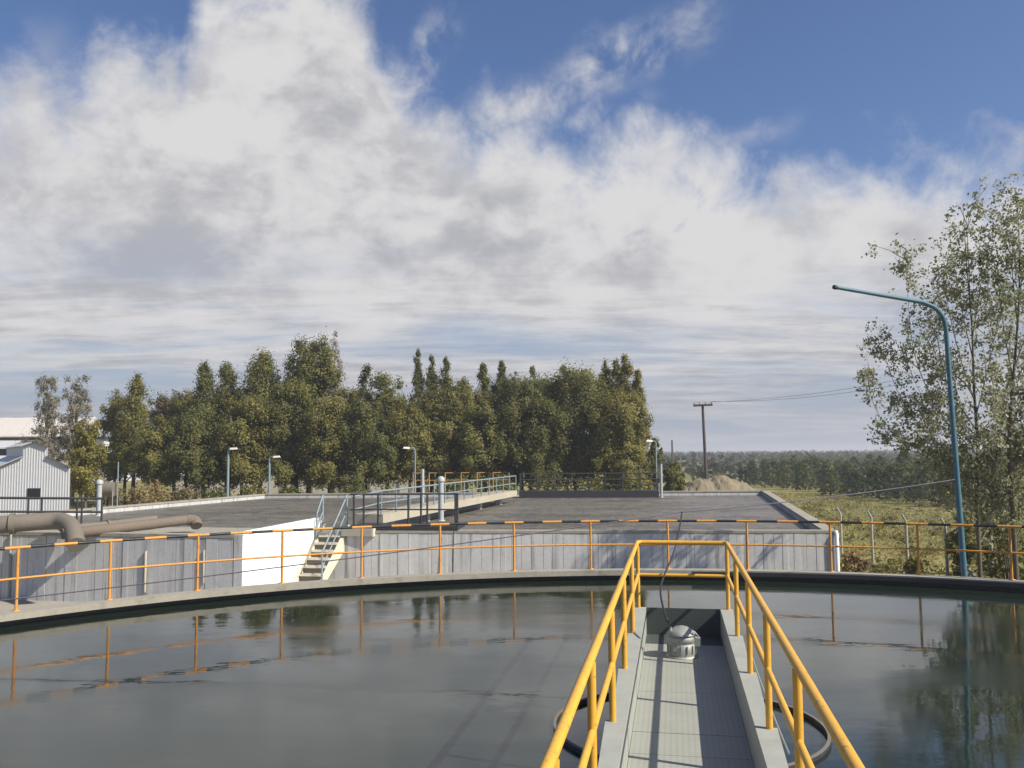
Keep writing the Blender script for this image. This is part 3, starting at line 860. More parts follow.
street_lamp(227.5, 451, 498, 54, .12, 'tall pale blue street lamp behind the left corner of the basin', .075)
street_lamp(269, 459, 495, 56, .25, 'shorter pale blue lamp right of the tall one behind the basin', .07)
street_lamp(415, 450, 480, 57, -.30, 'slim lamp with its arm pointing left behind the footbridge', .05)
street_lamp(656.5, 443, 480, 58, -.2, 'slim pale lamp beside the right end of the tree row', .05)

# ------------------------------------------------------------------ sheds and walls on the left
SD = 45.0
gp = [(0.5, 467), (23, 457.5), (23, 446.5), (34, 442.5), (48, 447.5), (48, 457), (70.5, 467.5)]
gw = [at(x, y, SD) for x, y in gp]
cx = gw[3].x
shed = thing('corrugated_shed', Vector((cx, SD, GZ)), 'pale corrugated metal shed with raised ridge and small dark window', 'shed')
x0, x1 = gw[0].x, gw[-1].x
def top_at(x):
    for p, q in zip(gw[:-1], gw[1:]):
        if p.x <= x <= q.x and q.x - p.x > .05: return p.z + (q.z - p.z) * (x - p.x) / (q.x - p.x)
    return gw[0].z
wx0, wx1 = at(28.5, 490, SD).x, at(40, 490, SD).x; wz0, wz1 = at(34, 497.5, SD).z, at(34, 489, SD).z
NRB = 26
b = MB(); b.prism([(x0, SD), (x1, SD), (x1 - 6, SD + 9), (x0 - 6, SD + 9)], GZ, gw[0].z - .02); b.build('wall', M['shed'], shed)
vsg = [(p.x, SD, p.z) for p in gw] + [(p.x - 6, SD + 9, p.z) for p in gw]
ng_ = len(gw)
b = MB(); b.add(vsg, [tuple(range(ng_))[::-1], tuple(range(ng_, 2 * ng_))] + [(i, i + 1, ng_ + i + 1, ng_ + i) for i in range(ng_ - 1)])
b.build('gable_roof', [M['shed']], shed)
rib0 = None
for i in range(NRB):                               # sheet ribs standing proud of the gable
    xa = x0 + (x1 - x0) * (i + .18) / NRB; xb = x0 + (x1 - x0) * (i + .62) / NRB; xm = (xa + xb) / 2
    zt_ = min(top_at(xa), top_at(xb)) - .02
    segs = [(GZ, zt_)]
    if wx0 - .02 < xb and xa < wx1 + .02: segs = [(GZ, wz0 - .03), (wz1 + .03, zt_)]
    b = MB()
    for za, zb in segs:
        e_ = (xb - xa) * .25
        b.add([(xa, SD - .001, za), (xa + e_, SD - .014, za), (xb - e_, SD - .014, za), (xb, SD - .001, za), (xa, SD - .001, zb), (xa + e_, SD - .014, zb), (xb - e_, SD - .014, zb), (xb, SD - .001, zb)],
              [(0, 1, 5, 4), (1, 2, 6, 5), (2, 3, 7, 6), (4, 5, 6, 7)])
    b.build('rib', M['shed'], shed)
wn_ = MB().box(((wx0 + wx1) / 2, SD - .01, (wz0 + wz1) / 2), (wx1 - wx0 + .08, .05, wz1 - wz0 + .08)).build('window', M['dark_steel'], shed)
MB().box(((wx0 + wx1) / 2, SD - .028, (wz0 + wz1) / 2), (wx1 - wx0, .03, wz1 - wz0)).build('pane', M['glass'], wn_)
for p, q in zip(gw[:-1], gw[1:]):
    if abs(q.x - p.x) < .05: continue
    b = MB(); e = (q - p).normalized(); up = Vector((-e.z, 0, e.x)) * .05
    pts4 = [p - e * .05, q + e * .05, q + e * .05 + up, p - e * .05 + up]
    b.add([(v.x, SD - .12, v.z + .002) for v in pts4] + [(v.x - 6.1, SD + 9.1, v.z + .002) for v in pts4], [(0, 1, 2, 3), (7, 6, 5, 4), (1, 0, 4, 5), (2, 1, 5, 6), (3, 2, 6, 7), (0, 3, 7, 4)])
    b.build('roof_sheet', M['shed_roof'] if p.x < cx else M['rust_pipe'], shed)

# long shed behind with a raised clerestory
LD = 62.0
def zpx(y, d, x=10): return at(x, y, d).z
lx0, lx1 = at(-170, 450, LD).x, at(2, 450, LD).x
lo = thing('long_shed', Vector(((lx0 + lx1) / 2, LD, GZ)), 'long white roofed shed with dark clerestory band behind the corrugated shed', 'shed')
MB().prism([(lx0, LD), (lx1, LD), (lx1, LD + 8), (lx0, LD + 8)], GZ, zpx(465, LD)).build('wall', M['shed'], lo)
b = MB(); zA, zBq, zC_, zD_ = zpx(464.5, LD), zpx(455.5, LD), zpx(447, LD), zpx(441, LD)
b.add([(lx0 - .2, LD - .2, zA), (lx1 + .1, LD - .2, zA), (lx1 + .1, LD + 2.6, zBq), (lx0 - .2, LD + 2.6, zBq), (lx0 - .2, LD - .2, zA - .1), (lx1 + .1, LD - .2, zA - .1), (lx1 + .1, LD + 2.6, zBq - .1), (lx0 - .2, LD + 2.6, zBq - .1)],
      [(0, 1, 2, 3), (4, 7, 6, 5), (0, 4, 5, 1), (1, 5, 6, 2), (3, 2, 6, 7), (0, 3, 7, 4)]); b.build('lower_roof', M['shed_roof'], lo)
MB().prism([(lx0, LD + 2.65), (lx1, LD + 2.65), (lx1, LD + 5.4), (lx0, LD + 5.4)], zpx(465, LD) - .2, zC_ + .05).build('clerestory', M['dark_steel'], lo)
b = MB()
b.add([(lx0 - .2, LD + 2.4, zC_), (lx1 + .1, LD + 2.4, zC_), (lx1 + .1, LD + 4, zD_ + .1), (lx0 - .2, LD + 4, zD_ + .1), (lx1 + .1, LD + 5.6, zC_), (lx0 - .2, LD + 5.6, zC_),
       (lx0 - .2, LD + 2.4, zC_ - .1), (lx1 + .1, LD + 2.4, zC_ - .1), (lx1 + .1, LD + 5.6, zC_ - .1), (lx0 - .2, LD + 5.6, zC_ - .1)],
      [(0, 1, 2, 3), (3, 2, 4, 5), (0, 6, 7, 1), (5, 4, 8, 9), (6, 9, 8, 7), (1, 7, 8, 4, 2), (0, 3, 5, 9, 6)]); b.build('upper_roof', M['shed_roof'], lo)
b = MB(); b.add([(lx0 - .2, LD + 5.62, zpx(455, LD)), (lx1, LD + 5.62, zpx(455, LD)), (lx1, LD + 8.2, zA), (lx0 - .2, LD + 8.2, zA)], [(0, 1, 2, 3)]); b.build('back_roof', M['shed_roof'], lo)

# big warehouse far behind
BD = 120.0
bx0, bx1 = at(-260, 430, BD).x, at(104, 430, BD).x
wh = thing('warehouse', Vector(((bx0 + bx1) / 2, BD, GZ)), 'big pale roofed warehouse far behind the bare grey trees', 'warehouse')
zt_ = zpx(420, BD, 50); zl = zpx(437, BD, 50)
MB().prism([(bx0, BD), (bx1, BD), (bx1, BD + 30), (bx0, BD + 30)], GZ, zl - .35).build('wall', M['shed'], wh)
MB().prism([(bx0 - .3, BD - .3), (bx1 + .3, BD - .3), (bx1 + .3, BD + 30), (bx0 - .3, BD + 30)], zl - .35, zl).build('gutter', M['dark_steel'], wh)
nbay = 26; zr = at(50, 417.5, BD + 40).z
for i in range(nbay):                              # broad roof sheets sloping up and away
    xa = bx0 + (bx1 - bx0) * i / nbay; xb = bx0 + (bx1 - bx0) * (i + 1) / nbay - .06
    k_ = -40 * .55 / 1.0; u_ = .03 * (i % 2)
    MB().prism([(xa, BD - .5), (xb, BD - .5), (xb - 20, BD + 40), (xa - 20, BD + 40)], [zl + .01] * 2 + [zr - .3] * 2, [zl + .15 + u_] * 2 + [zr + u_] * 2).build('roof_sheet', M['pale_wall'], wh)

# pale boundary wall behind the trees
bw0, bw1 = at(175, 480, 84), at(430, 480, 80)
bwt = thing('boundary_wall', Vector(((bw0.x + bw1.x) / 2, 82, GZ)), 'low pale plastered boundary wall glimpsed between the tree trunks', 'wall')
zz_ = at(300, 481, 82).z
d = (bw1 - bw0); d.z = 0; nseg = 9
for i in range(nseg):
    a = bw0 + d * (i / nseg); c = bw0 + d * ((i + 1) / nseg - .12 / d.length)
    nrm = inset(a, c, .15)
    MB().prism([a[:2], c[:2], (c + nrm)[:2], (a + nrm)[:2]], GZ - .2, zz_).build('wall_panel', M['pale_wall'], bwt)
    MB().box((c.x + .06, c.y + .05, (GZ + zz_) / 2), (.12, .3, zz_ - GZ + .2)).build('pier', M['coping'], bwt)

# small grey tank on legs left of the trees
tp = at(109, 490, 52)
ft = thing('elevated_tank', Vector((tp.x, 52, GZ)), 'small grey drum tank on thin legs beyond the left end of the basin', 'tank')
MB().tube([at(104, 489, 52), at(115, 489, 52)], .42, 14).build('drum', M['pipe'], ft)
for dx, dy in ((-.3, -.3), (.35, -.3), (-.3, .3), (.35, .3)):
    MB().tube([(tp.x + dx, 52 + dy, GZ), (tp.x + dx, 52 + dy, at(109, 491, 52).z)], .035, 6).build('leg', M['galv'], ft)
MB().tube([(tp.x + .5, 52, GZ), (tp.x + .5, 52, at(115, 462, 52).z)], .04, 6).build('standpipe', M['pale_blue'], ft)

# ------------------------------------------------------------------ fence on the right
f1 = gnd(842, 558, GZ); fst = Vector((.36, -1.72, 0))
fence = thing('perimeter_fence', f1, 'wire fence on pale concrete posts with bent tops beside the dry field', 'fence')
fp = None; tops = []
for k in range(0, 10):
    p = f1 + (fst * k if k >= 0 else Vector((.42, 1.75, 0)) * -k); p.z = gh(p.x, p.y)
    if fp is None:
        fp = MB().tube([p, p + Vector((0, 0, 1.5)), p + Vector((-.13, .0, 1.74))], [.05, .04, .032], 4).build('post', M['post_conc'], fence, loc=p)
    else: clone(fp, fence, p - ORG[fence.name])
    tops.append(p)
for h, dx in ((.35, 0), (.7, 0), (1.05, 0), (1.4, 0), (1.62, -.08), (1.75, -.15)):
    MB().tube([p + Vector((dx, 0, h)) for p in tops], .004, 4).build('wire', M['galv'], fence)
br = tops[3]                                       # the raking strut
tag(MB().tube([Vector((br.x + .05, br.y, GZ + 1.0)), Vector((br.x + .42, br.y - 1.0, GZ))], [.05, .06], 4).build('fence_strut', M['post_conc']),
    'leaning pale concrete strut bracing the wire fence near the blue pole', 'strut')
tag(MB().tube([gnd(846, 561, GZ) + Vector((0, 0, .06)), gnd(884, 571, GZ) + Vector((0, 0, .06))], .07, 8).build('fallen_pole', M['bark']),
    'dark fallen timber pole lying in the grass by the basin corner', 'pole')

# ------------------------------------------------------------------ utility pole
up0 = at(707, 493, 84); up1 = at(702.5, 404, 84); up0.z = gh(up0.x, up0.y)
ut = thing('utility_pole', up0, 'dark wooden utility pole with crossarm rising behind the dirt mound', 'utility pole')
MB().tube([up0, up1], [.17, .12], 8).build('shaft', M['wood'], ut)
ca = [at(693.5, 405.5, 83.8), at(712.5, 404.6, 83.8)]
arm = MB().tube(ca, .11, 4).build('crossarm', M['wood'], ut)
for f_ in (.04, .35, .65, .96):
    p = ca[0].lerp(ca[1], f_)
    MB().lathe(p, [(.07, .1), (.08, .2), (.04, .3), (0, .31)], 8).build('insulator', M['grey_blue'], arm)
for f_, (ex, ey) in ((.04, (1130, 318)), (.96, (1130, 326))):
    tag(MB().tube(sag(ca[0].lerp(ca[1], f_) + Vector((0, 0, .3)), at(ex, ey, 62), 1.4, 24), .014, 4).build('power_line', M['rope']),
        'thin overhead line from the %s end of the utility pole crossarm' % ('left' if f_ < .5 else 'right'), 'power line', 'overhead lines of the utility pole')
fpz = at(672, 440, 190)
tag(MB().tube([(fpz.x, 190, GZ), (fpz.x, 190, fpz.z)], [.22, .18], 6).build('distant_pole', M['wood']), 'tiny distant pole on the horizon just right of the tree row', 'pole')

# ------------------------------------------------------------------ vegetation
def leaf_mesh(name, cen, size, cols, parent, mat='leaf', aspect=.62, droop=0.0, face=None):
    n = len(cen)
    a = rng.normal(size=(n, 3)); a[:, 2] -= droop
    if face is not None:                             # leaves look outward from their clump and crown
        nn = face + rng.normal(size=(n, 3)) * .38; nn /= np.linalg.norm(nn, axis=1, keepdims=True)
        a -= nn * (a * nn).sum(1, keepdims=True)
    a /= np.linalg.norm(a, axis=1, keepdims=True)
    if face is not None: h = np.cross(nn, a)
    else:
        h = rng.normal(size=(n, 3)); h -= a * (a * h).sum(1, keepdims=True); h /= np.linalg.norm(h, axis=1, keepdims=True)
    s = (size * rng.uniform(.6, 1.25, n))[:, None]
    v = np.empty((n, 4, 3), np.float32)
    v[:, 0] = cen - a * s; v[:, 1] = cen + h * s * aspect; v[:, 2] = cen + a * s; v[:, 3] = cen - h * s * aspect
    org = np.array(ORG.get(parent.name, Vector())) if parent else 0
    v = (v - org).reshape(-1, 3)
    me = bpy.data.meshes.new(name)
    me.vertices.add(4 * n); me.vertices.foreach_set('co', v.ravel().astype(np.float32))
    me.loops.add(4 * n); me.loops.foreach_set('vertex_index', np.arange(4 * n, dtype=np.int32))
    me.polygons.add(n); me.polygons.foreach_set('loop_start', np.arange(0, 4 * n, 4, dtype=np.int32))
    me.update(calc_edges=True)
    ca = me.color_attributes.new('tint', 'FLOAT_COLOR', 'POINT')
    c4 = np.ones((n, 4, 4), np.float32); c4[:, :, :3] = cols[:, None, :]
    ca.data.foreach_set('color', c4.ravel())
    me.materials.append(M[mat])
    o = bpy.data.objects.new(name, me); COL.objects.link(o)
    if parent: o.parent = parent
    return o
def tints(clump_id, base, alt, n, var=.35):
    k = clump_id.max() + 1
    cm = rng.beta(1.2, 1.6, k)[clump_id][:, None]
    lm = np.clip(cm + rng.normal(0, .16, (n, 1)), 0, 1)
    c = np.array(base)[None] * (1 - lm) + np.array(alt)[None] * lm
    return np.clip(c * np.exp(rng.normal(0, var, (n, 1))), .005, .6)

PAL = {  # (base, alternative) leaf colours
    'dark': ((.125, .134, .045), (.205, .195, .06)),
    'green': ((.145, .15, .046), (.235, .22, .064)),
    'olive': ((.178, .17, .05), (.28, .25, .07)),
    'yellow': ((.19, .18, .045), (.33, .28, .07)),
    'brown': ((.16, .13, .07), (.25, .205, .10)),
    'grey': ((.22, .20, .14), (.32, .29, .20)),
    'red': ((.23, .165, .13), (.32, .25, .20)),
}
def tree(px, py, hw, kind, pal, label, dist=62, name='tree', base_y=474, dens=1.0, leaf=.15, grp='trees in the row behind the basin'):
    t = at(px, py, dist); base = Vector((t.x, dist, gh(t.x, dist)))
    H = t.z - base.z; rw = hw * dist / F_PX
    o = thing(name, base, label, 'tree', grp)
    if kind == 'poplar': hw *= 1.3
    if kind == 'round': hw *= 1.22; base_y += 2
    rw = hw * dist / F_PX
    zb = at(px, base_y, dist).z - base.z             # crown base height
    lean = rnd.uniform(-.02, .02) * H
    def axis(h): return Vector((base.x + lean * (h / H) ** 2, base.y, base.z + h))
    r0 = .012 * H + .03
    b = MB()
    b.tube([axis(H * k) for k in (0, .12, .3, .5, .7, .88)], [r0 * 1.25, r0, r0 * .8, r0 * .55, r0 * .32, r0 * .1], 7)
    b.build('trunk', M['pale_bark' if pal in ('grey', 'red') else 'bark'], o)
    cl = []; limbs = MB()
    if kind == 'poplar':
        ncl = int(62 * dens * max(1, H / 9)); 
        for _ in range(ncl):
            u = rnd.random() ** .9
            h = zb + (H - zb) * u
            prof = (min(1, u / .18) ** .6) * (1 - u) ** .55 * 1.25
            rr = rw * prof * math.sqrt(rnd.random()) * .95; a = rnd.uniform(0, 6.283)
            c = axis(h) + Vector((rr * math.cos(a), rr * math.sin(a), 0)); cl.append((c, max(.16, rw * .36 * (.5 + .6 * prof))))
        cl.append((axis(H - .15), .16))
        for _ in range(10):
            h = zb + (H * .85 - zb) * rnd.random(); a = rnd.uniform(0, 6.283)
            tip = axis(h + H * .13) + Vector((math.cos(a), math.sin(a), 0)) * rw * .7
            limbs.tube([axis(h), axis(h + H * .04) + Vector((math.cos(a), math.sin(a), 0)) * rw * .4, tip], [r0 * .25, r0 * .16, r0 * .04], 4)
    else:
        sp = kind == 'sparse'
        nb = 12 if not sp else 14
        for k in range(nb):
            u = (k + rnd.random()) / nb
            hs = zb * .7 + (H * .62 - zb * .7) * u
            a = k * 2.4 + rnd.uniform(-.5, .5)
            hl = zb + (H - zb) * min(1, max(.06, u * .95 + rnd.uniform(-.1, .18)))
            prof = math.sqrt(max(.08, 1 - ((hl - (zb + (H - zb) * .42)) / ((H - zb) * .60)) ** 2))
            ro = rw * prof * rnd.uniform(.72, 1.05)
            tip = Vector((base.x + lean + ro * math.cos(a), base.y + ro * math.sin(a), base.z + hl))
            mid = axis(hs).lerp(tip, .5) + Vector((0, 0, .12 * H * (.3 if not sp else .05)))
            limbs.tube([axis(hs), mid, tip], [r0 * .45, r0 * .24, r0 * .05], 5)
            for q in range(7 if not sp else 6):
                f = .35 + .65 * rnd.random()
                m1 = axis(hs).lerp(mid, min(1, f * 2)) if f < .5 else mid.lerp(tip, f * 2 - 1)
                c = m1 + Vector((rnd.gauss(0, .2), rnd.gauss(0, .2), rnd.gauss(0, .12))) * rw * .75
                cl.append((c, rw * rnd.uniform(.14, .27)))
        for _ in range(int(52 * dens)):
            a = rnd.uniform(0, 6.283); u = rnd.random(); hl = zb * .9 + (H - zb * .9) * u
            prof = math.sqrt(max(.35, 1 - ((u - .34) / .72) ** 2)); rr = rw * prof * rnd.random() ** .5
            cl.append((axis(hl) + Vector((rr * math.cos(a), rr * math.sin(a), 0)), rw * rnd.uniform(.13, .25)))
        cl.append((axis(H - rw * .18), rw * .2))
    limbs.build('limbs', M['pale_bark' if pal in ('grey', 'red') else 'bark'], o)
    C = []; I = []; Fc = []
    per = {'poplar': 210, 'round': 270, 'sparse': 130}[kind] * dens; leaf *= .56
    for i, (c, r) in enumerate(cl):
        n_ = max(8, int(per * (r / .5) ** 1.1 * rnd.uniform(.6, 1.3)))
        g = rng.normal(size=(n_, 3)) * np.array((r * .50, r * .50, r * (.74 if kind == 'poplar' else .62))); C.append(g + np.array(c)); I.append(np.full(n_, i))
        u_ = g / (np.linalg.norm(g, axis=1, keepdims=True) + 1e-6)
        ax_ = axis(min(H, max(0, c.z - base.z))); w_ = np.array(((c.x - ax_.x) / rw, (c.y - ax_.y) / rw, .35 + .5 * max(0, (c.z - base.z) / H - .5)))
        Fc.append(u_ * .55 + w_[None] * .8)
    C = np.concatenate(C); I = np.concatenate(I); Fc = np.concatenate(Fc)
    leaf_mesh('crown', C, leaf, tints(I, *PAL[pal], len(C), .17), o, face=Fc)
    return o

ROW = [
 (49, 377, 18, 'sparse', 'grey', 'bare grey tree standing above the corrugated shed roof, left of its twin', 66, 'tree', 484, 1.4, .12),
 (76, 377, 17, 'sparse', 'grey', 'bare grey tree just left of the yellow green tree', 67, 'tree', 484, 1.4, .12),
 (88, 424, 15, 'round', 'yellow', 'small yellow green tree growing beside the corrugated shed', 52, 'tree', 492, 1.0, .13),
 (117, 396, 15, 'round', 'olive', 'thin olive tree left of the pointed olive poplar', 64, 'tree', 470, .7, .13),
 (136, 375, 14, 'poplar', 'olive', 'pointed olive poplar over the dry grass at the basin corner', 62, 'poplar_tree', 468, .9, .14),
 (157, 418, 20, 'round', 'olive', 'low olive tree right of the pointed olive poplar', 60, 'tree', 476, .8, .14),
 (176, 391, 17, 'sparse', 'brown', 'thin half bare brown tree left of the dark poplars', 66, 'tree', 460, .7, .13),
 (206, 366, 15, 'poplar', 'dark', 'dark poplar above the tall street lamp, left one of two', 63, 'poplar_tree', 470, 1.0, .15),
 (229, 367, 17, 'poplar', 'dark', 'dark poplar directly behind the tall street lamp', 64, 'poplar_tree', 470, 1.0, .15),
 (197, 412, 24, 'round', 'dark', 'low dark rounded tree below the left dark poplar', 60, 'tree', 478, 1.0, .15),
 (243, 402, 25, 'round', 'olive', 'olive rounded tree between the two lamps behind the basin', 60, 'tree', 478, 1.0, .15),
 (262, 354, 21, 'poplar', 'green', 'broad green poplar behind the shorter lamp', 64, 'poplar_tree', 466, 1.1, .16),
 (286, 385, 24, 'round', 'green', 'rounded green tree left of the tallest dense tree', 61, 'tree', 478, 1.0, .15),
 (310, 344, 27, 'round', 'green', 'tallest dense green tree in the row next to the reddish bare poplar', 64, 'tree', 452, 1.15, .16),
 (333, 331, 9, 'poplar', 'red', 'bare reddish poplar, highest top in the row', 66, 'poplar_tree', 450, .5, .12),
 (330, 402, 26, 'round', 'olive', 'olive rounded tree below the reddish bare poplar', 60, 'tree', 480, 1.0, .15),
 (366, 368, 12, 'poplar', 'dark', 'narrow dark poplar rising above rounded trees left of the three spires', 64, 'poplar_tree', 466, 1.0, .15),
 (388, 376, 21, 'round', 'green', 'green rounded tree left of the three poplar spires', 63, 'tree', 474, 1.0, .15),
 (364, 405, 24, 'round', 'dark', 'dark rounded tree behind the near end of the footbridge', 60, 'tree', 478, 1.0, .15),
 (418.5, 352, 7.5, 'poplar', 'dark', 'first and tallest of the three slender poplar spires', 66, 'poplar_tree', 452, 1.0, .14),
 (432, 357, 7.5, 'poplar', 'dark', 'middle one of the three slender poplar spires', 66, 'poplar_tree', 452, 1.0, .14),
 (446, 358, 8, 'poplar', 'dark', 'right one of the three slender poplar spires', 66, 'poplar_tree', 452, 1.0, .14),
 (410, 404, 22, 'round', 'olive', 'olive tree behind the thick vent pipe and slim lamp', 61, 'tree', 474, 1.0, .15),
 (438, 388, 26, 'round', 'olive', 'wide olive tree below the three poplar spires', 62, 'tree', 472, 1.1, .15),
 (466, 378, 19, 'round', 'olive', 'rounded olive tree between the three spires and a lone spire', 63, 'tree', 470, 1.0, .15),
 (484.5, 365, 9, 'poplar', 'green', 'lone green poplar spire right of the three spires', 65, 'poplar_tree', 460, 1.0, .14),
 (478, 412, 22, 'round', 'green', 'low green tree behind the middle of the far yellow railing', 60, 'tree', 474, .9, .15),
 (504, 363, 7.5, 'poplar', 'dark', 'dark pointed poplar over the far end of the footbridge', 65, 'poplar_tree', 460, 1.0, .14),
 (514.5, 371, 6, 'poplar', 'dark', 'small dark poplar tip right of the dark pointed poplar', 66, 'poplar_tree', 460, .9, .13),
 (530, 368, 7, 'poplar', 'green', 'slim green poplar tip above the left end of the scraper bridge', 66, 'poplar_tree', 460, .9, .13),
 (521, 382, 28, 'round', 'dark', 'wide dark tree behind the left end of the scraper bridge', 61, 'tree', 478, 1.1, .15),
 (565, 366, 6.5, 'poplar', 'olive', 'slim olive poplar tip above the broad willow', 66, 'poplar_tree', 440, .9, .13),
 (574, 374, 35, 'round', 'green', 'broad willow like green tree above the middle of the scraper bridge', 62, 'tree', 476, 1.2, .15),
 (548, 402, 22, 'round', 'dark', 'dark tree between the wide dark tree and the broad willow', 60, 'tree', 480, 1.0, .15),
 (606.5, 362, 10, 'poplar', 'olive', 'green poplar at the right end of the row, left of its paler neighbours', 63, 'poplar_tree', 462, 1.0, .14),
 (618, 362, 10, 'poplar', 'olive', 'olive poplar standing second in the right end cluster', 62, 'poplar_tree', 462, 1.0, .14),
 (628, 357, 11, 'poplar', 'yellow', 'yellowish poplar, tallest in the right end cluster', 62, 'poplar_tree', 462, 1.0, .14),
 (637.5, 371, 8, 'poplar', 'yellow', 'last poplar at the right end of the tree row', 61, 'poplar_tree', 466, 1.1, .14),
 (616, 392, 25, 'round', 'olive', 'drooping olive tree below the right end poplars', 59, 'tree', 486, 1.1, .15),
 (654, 439, 8, 'round', 'dark', 'small dark tree by the slim lamp at the row end', 64, 'tree', 482, .9, .13),
 (127, 402, 22, 'round', 'olive', 'thin olive brown tree behind the straw coloured grass tuft', 66, 'tree', 474, .9, .14),
 (160, 397, 20, 'round', 'brown', 'brownish tree filling the gap right of the pointed olive poplar', 67, 'tree', 474, .9, .14),
 (188, 394, 20, 'round', 'olive', 'olive tree between the half bare brown tree and the left dark poplar', 66, 'tree', 474, 1.0, .14),
 (230, 396, 24, 'round', 'green', 'green rounded tree below the dark poplar of the tall lamp', 66, 'tree', 474, 1.0, .14),
 (298, 374, 25, 'round', 'olive', 'olive tree rising just left of the tallest dense tree', 66, 'tree', 474, 1.0, .14),
 (346, 388, 22, 'round', 'olive', 'olive tree right below the reddish bare poplar', 66, 'tree', 474, 1.0, .14),
 (454, 392, 22, 'round', 'olive', 'olive tree right below the right one of the three spires', 66, 'tree', 474, 1.0, .14),
 (498, 388, 22, 'round', 'green', 'green tree between the lone spire and the dark pointed poplar', 66, 'tree', 474, 1.0, .14),
 (545, 380, 24, 'round', 'green', 'green tree left of the broad willow', 66, 'tree', 474, 1.0, .14),
 (600, 382, 24, 'round', 'olive', 'olive tree filling the gap between the broad willow and the right end poplars', 66, 'tree', 474, 1.0, .14),
 (673, 462, 9, 'round', 'green', 'small green bush left of the dirt mound', 57, 'bush', 492, 1.0, .12),
]
for a in ROW: tree(*a)

UND = [(110, 488, 14, 'brown', 'dry brown undergrowth below the thin olive tree'), (147, 486, 20, 'dry', 'straw coloured tuft of tall dry grass right of the elevated tank'),
 (185, 488, 16, 'brown', 'brown undergrowth below the half bare brown tree'), (222, 489, 18, 'dark', 'dark undergrowth right behind the tall street lamp'),
 (252, 489, 15, 'olive', 'olive undergrowth between the two lamps'), (291, 489, 14, 'dark', 'dark undergrowth right of the shorter lamp'),
 (352, 487, 16, 'dark', 'dark undergrowth above the stair head'), (385, 487, 14, 'olive', 'olive undergrowth left of the slim lamp'),
 (452, 481, 20, 'dark', 'dark undergrowth behind the far yellow railing'), (500, 480, 18, 'dark', 'dark undergrowth at the right end of the far yellow railing'),
 (548, 478, 22, 'dark', 'dark undergrowth behind the left half of the scraper bridge'), (592, 478, 22, 'olive', 'olive undergrowth behind the right half of the scraper bridge'),
 (636, 478, 16, 'yellow', 'yellowish undergrowth at the right end of the scraper bridge')]
PAL['dry'] = ((.26, .18, .08), (.36, .27, .13))
# open crowned poplars beside the tank on the right
def open_tree(name, dist, trunk, r0, limbs, pal, label, leaf=.042, per=21, base_leaf=None):
    P = [at(x, y, dist) for x, y in trunk]
    base = Vector((P[0].x, dist, gh(P[0].x, dist)))
    o = thing(name, base, label, 'tree', 'open crowned poplars beside the round tank')
    path = smooth_path([base] + P, 5); k = len(path)
    MB().tube(path, [r0 * (1 - .93 * i / (k - 1)) for i in range(k)], 9).build('trunk', M['bark'], o)
    b = MB(); cl = []
    def run(p, rad, dens=1.0):
        L_ = sum((q - p_).length for p_, q in zip(p[:-1], p[1:]))
        nn = max(3, int(L_ / .17 * dens))
        for i in range(nn):
            f = .12 + .88 * (i + rnd.random()) / nn
            x = f * (len(p) - 1); ii = min(int(x), len(p) - 2)
            c = p[ii].lerp(p[ii + 1], x - ii) + Vector((rnd.gauss(0, .17), rnd.gauss(0, .22), rnd.gauss(0, .15))) * (1.25 - .6 * f)
            cl.append((c, rnd.uniform(.04, .11)))
    for li in limbs:
        px = li['p']; d1 = dist + li.get('d', 0)
        pts_ = [at(x, y, dist + (d1 - dist) * i / max(1, len(px) - 1)) for i, (x, y) in enumerate(px)]
        sp = smooth_path(pts_, 6); m_ = len(sp)
        r1 = li.get('r', .017)
        b.tube(sp, [r1 * (1 - .9 * i / (m_ - 1)) for i in range(m_)], 5)
        run(sp, .2, li.get('n', 1.0))
        for q in range(li.get('tw', 6)):              # twigs
            i = int(m_ * (.15 + .75 * rnd.random())); p = sp[min(i, m_ - 2)]
            dr_ = (sp[min(i + 2, m_ - 1)] - p).normalized()
            side = Vector((rnd.gauss(0, .5), rnd.gauss(0, .5), rnd.uniform(-.1, .4)))
            tip = p + (dr_ * .8 + side).normalized() * rnd.uniform(.45, 1.0)
            mid = p.lerp(tip, .5) + Vector((0, 0, .06))
            b.tube([p, mid, tip], [.012, .008, .003], 4)
            run([p, mid, tip], .12, li.get('n', 1.0) * 1.1)
    b.build('limbs', M['pale_bark'], o)
    C = []; I = []
    for i, (c, r) in enumerate(cl):
        n_ = int(per * rnd.uniform(.4, 1.5)) + 2
        C.append(rng.normal(size=(n_, 3)) * r + np.array(c)); I.append(np.full(n_, i))
    C = np.concatenate(C); I = np.concatenate(I)
    leaf_mesh('crown', C, leaf, tints(I, *pal, len(C), .3), o, droop=.6)
PN = ((.23, .24, .14), (.36, .35, .20))
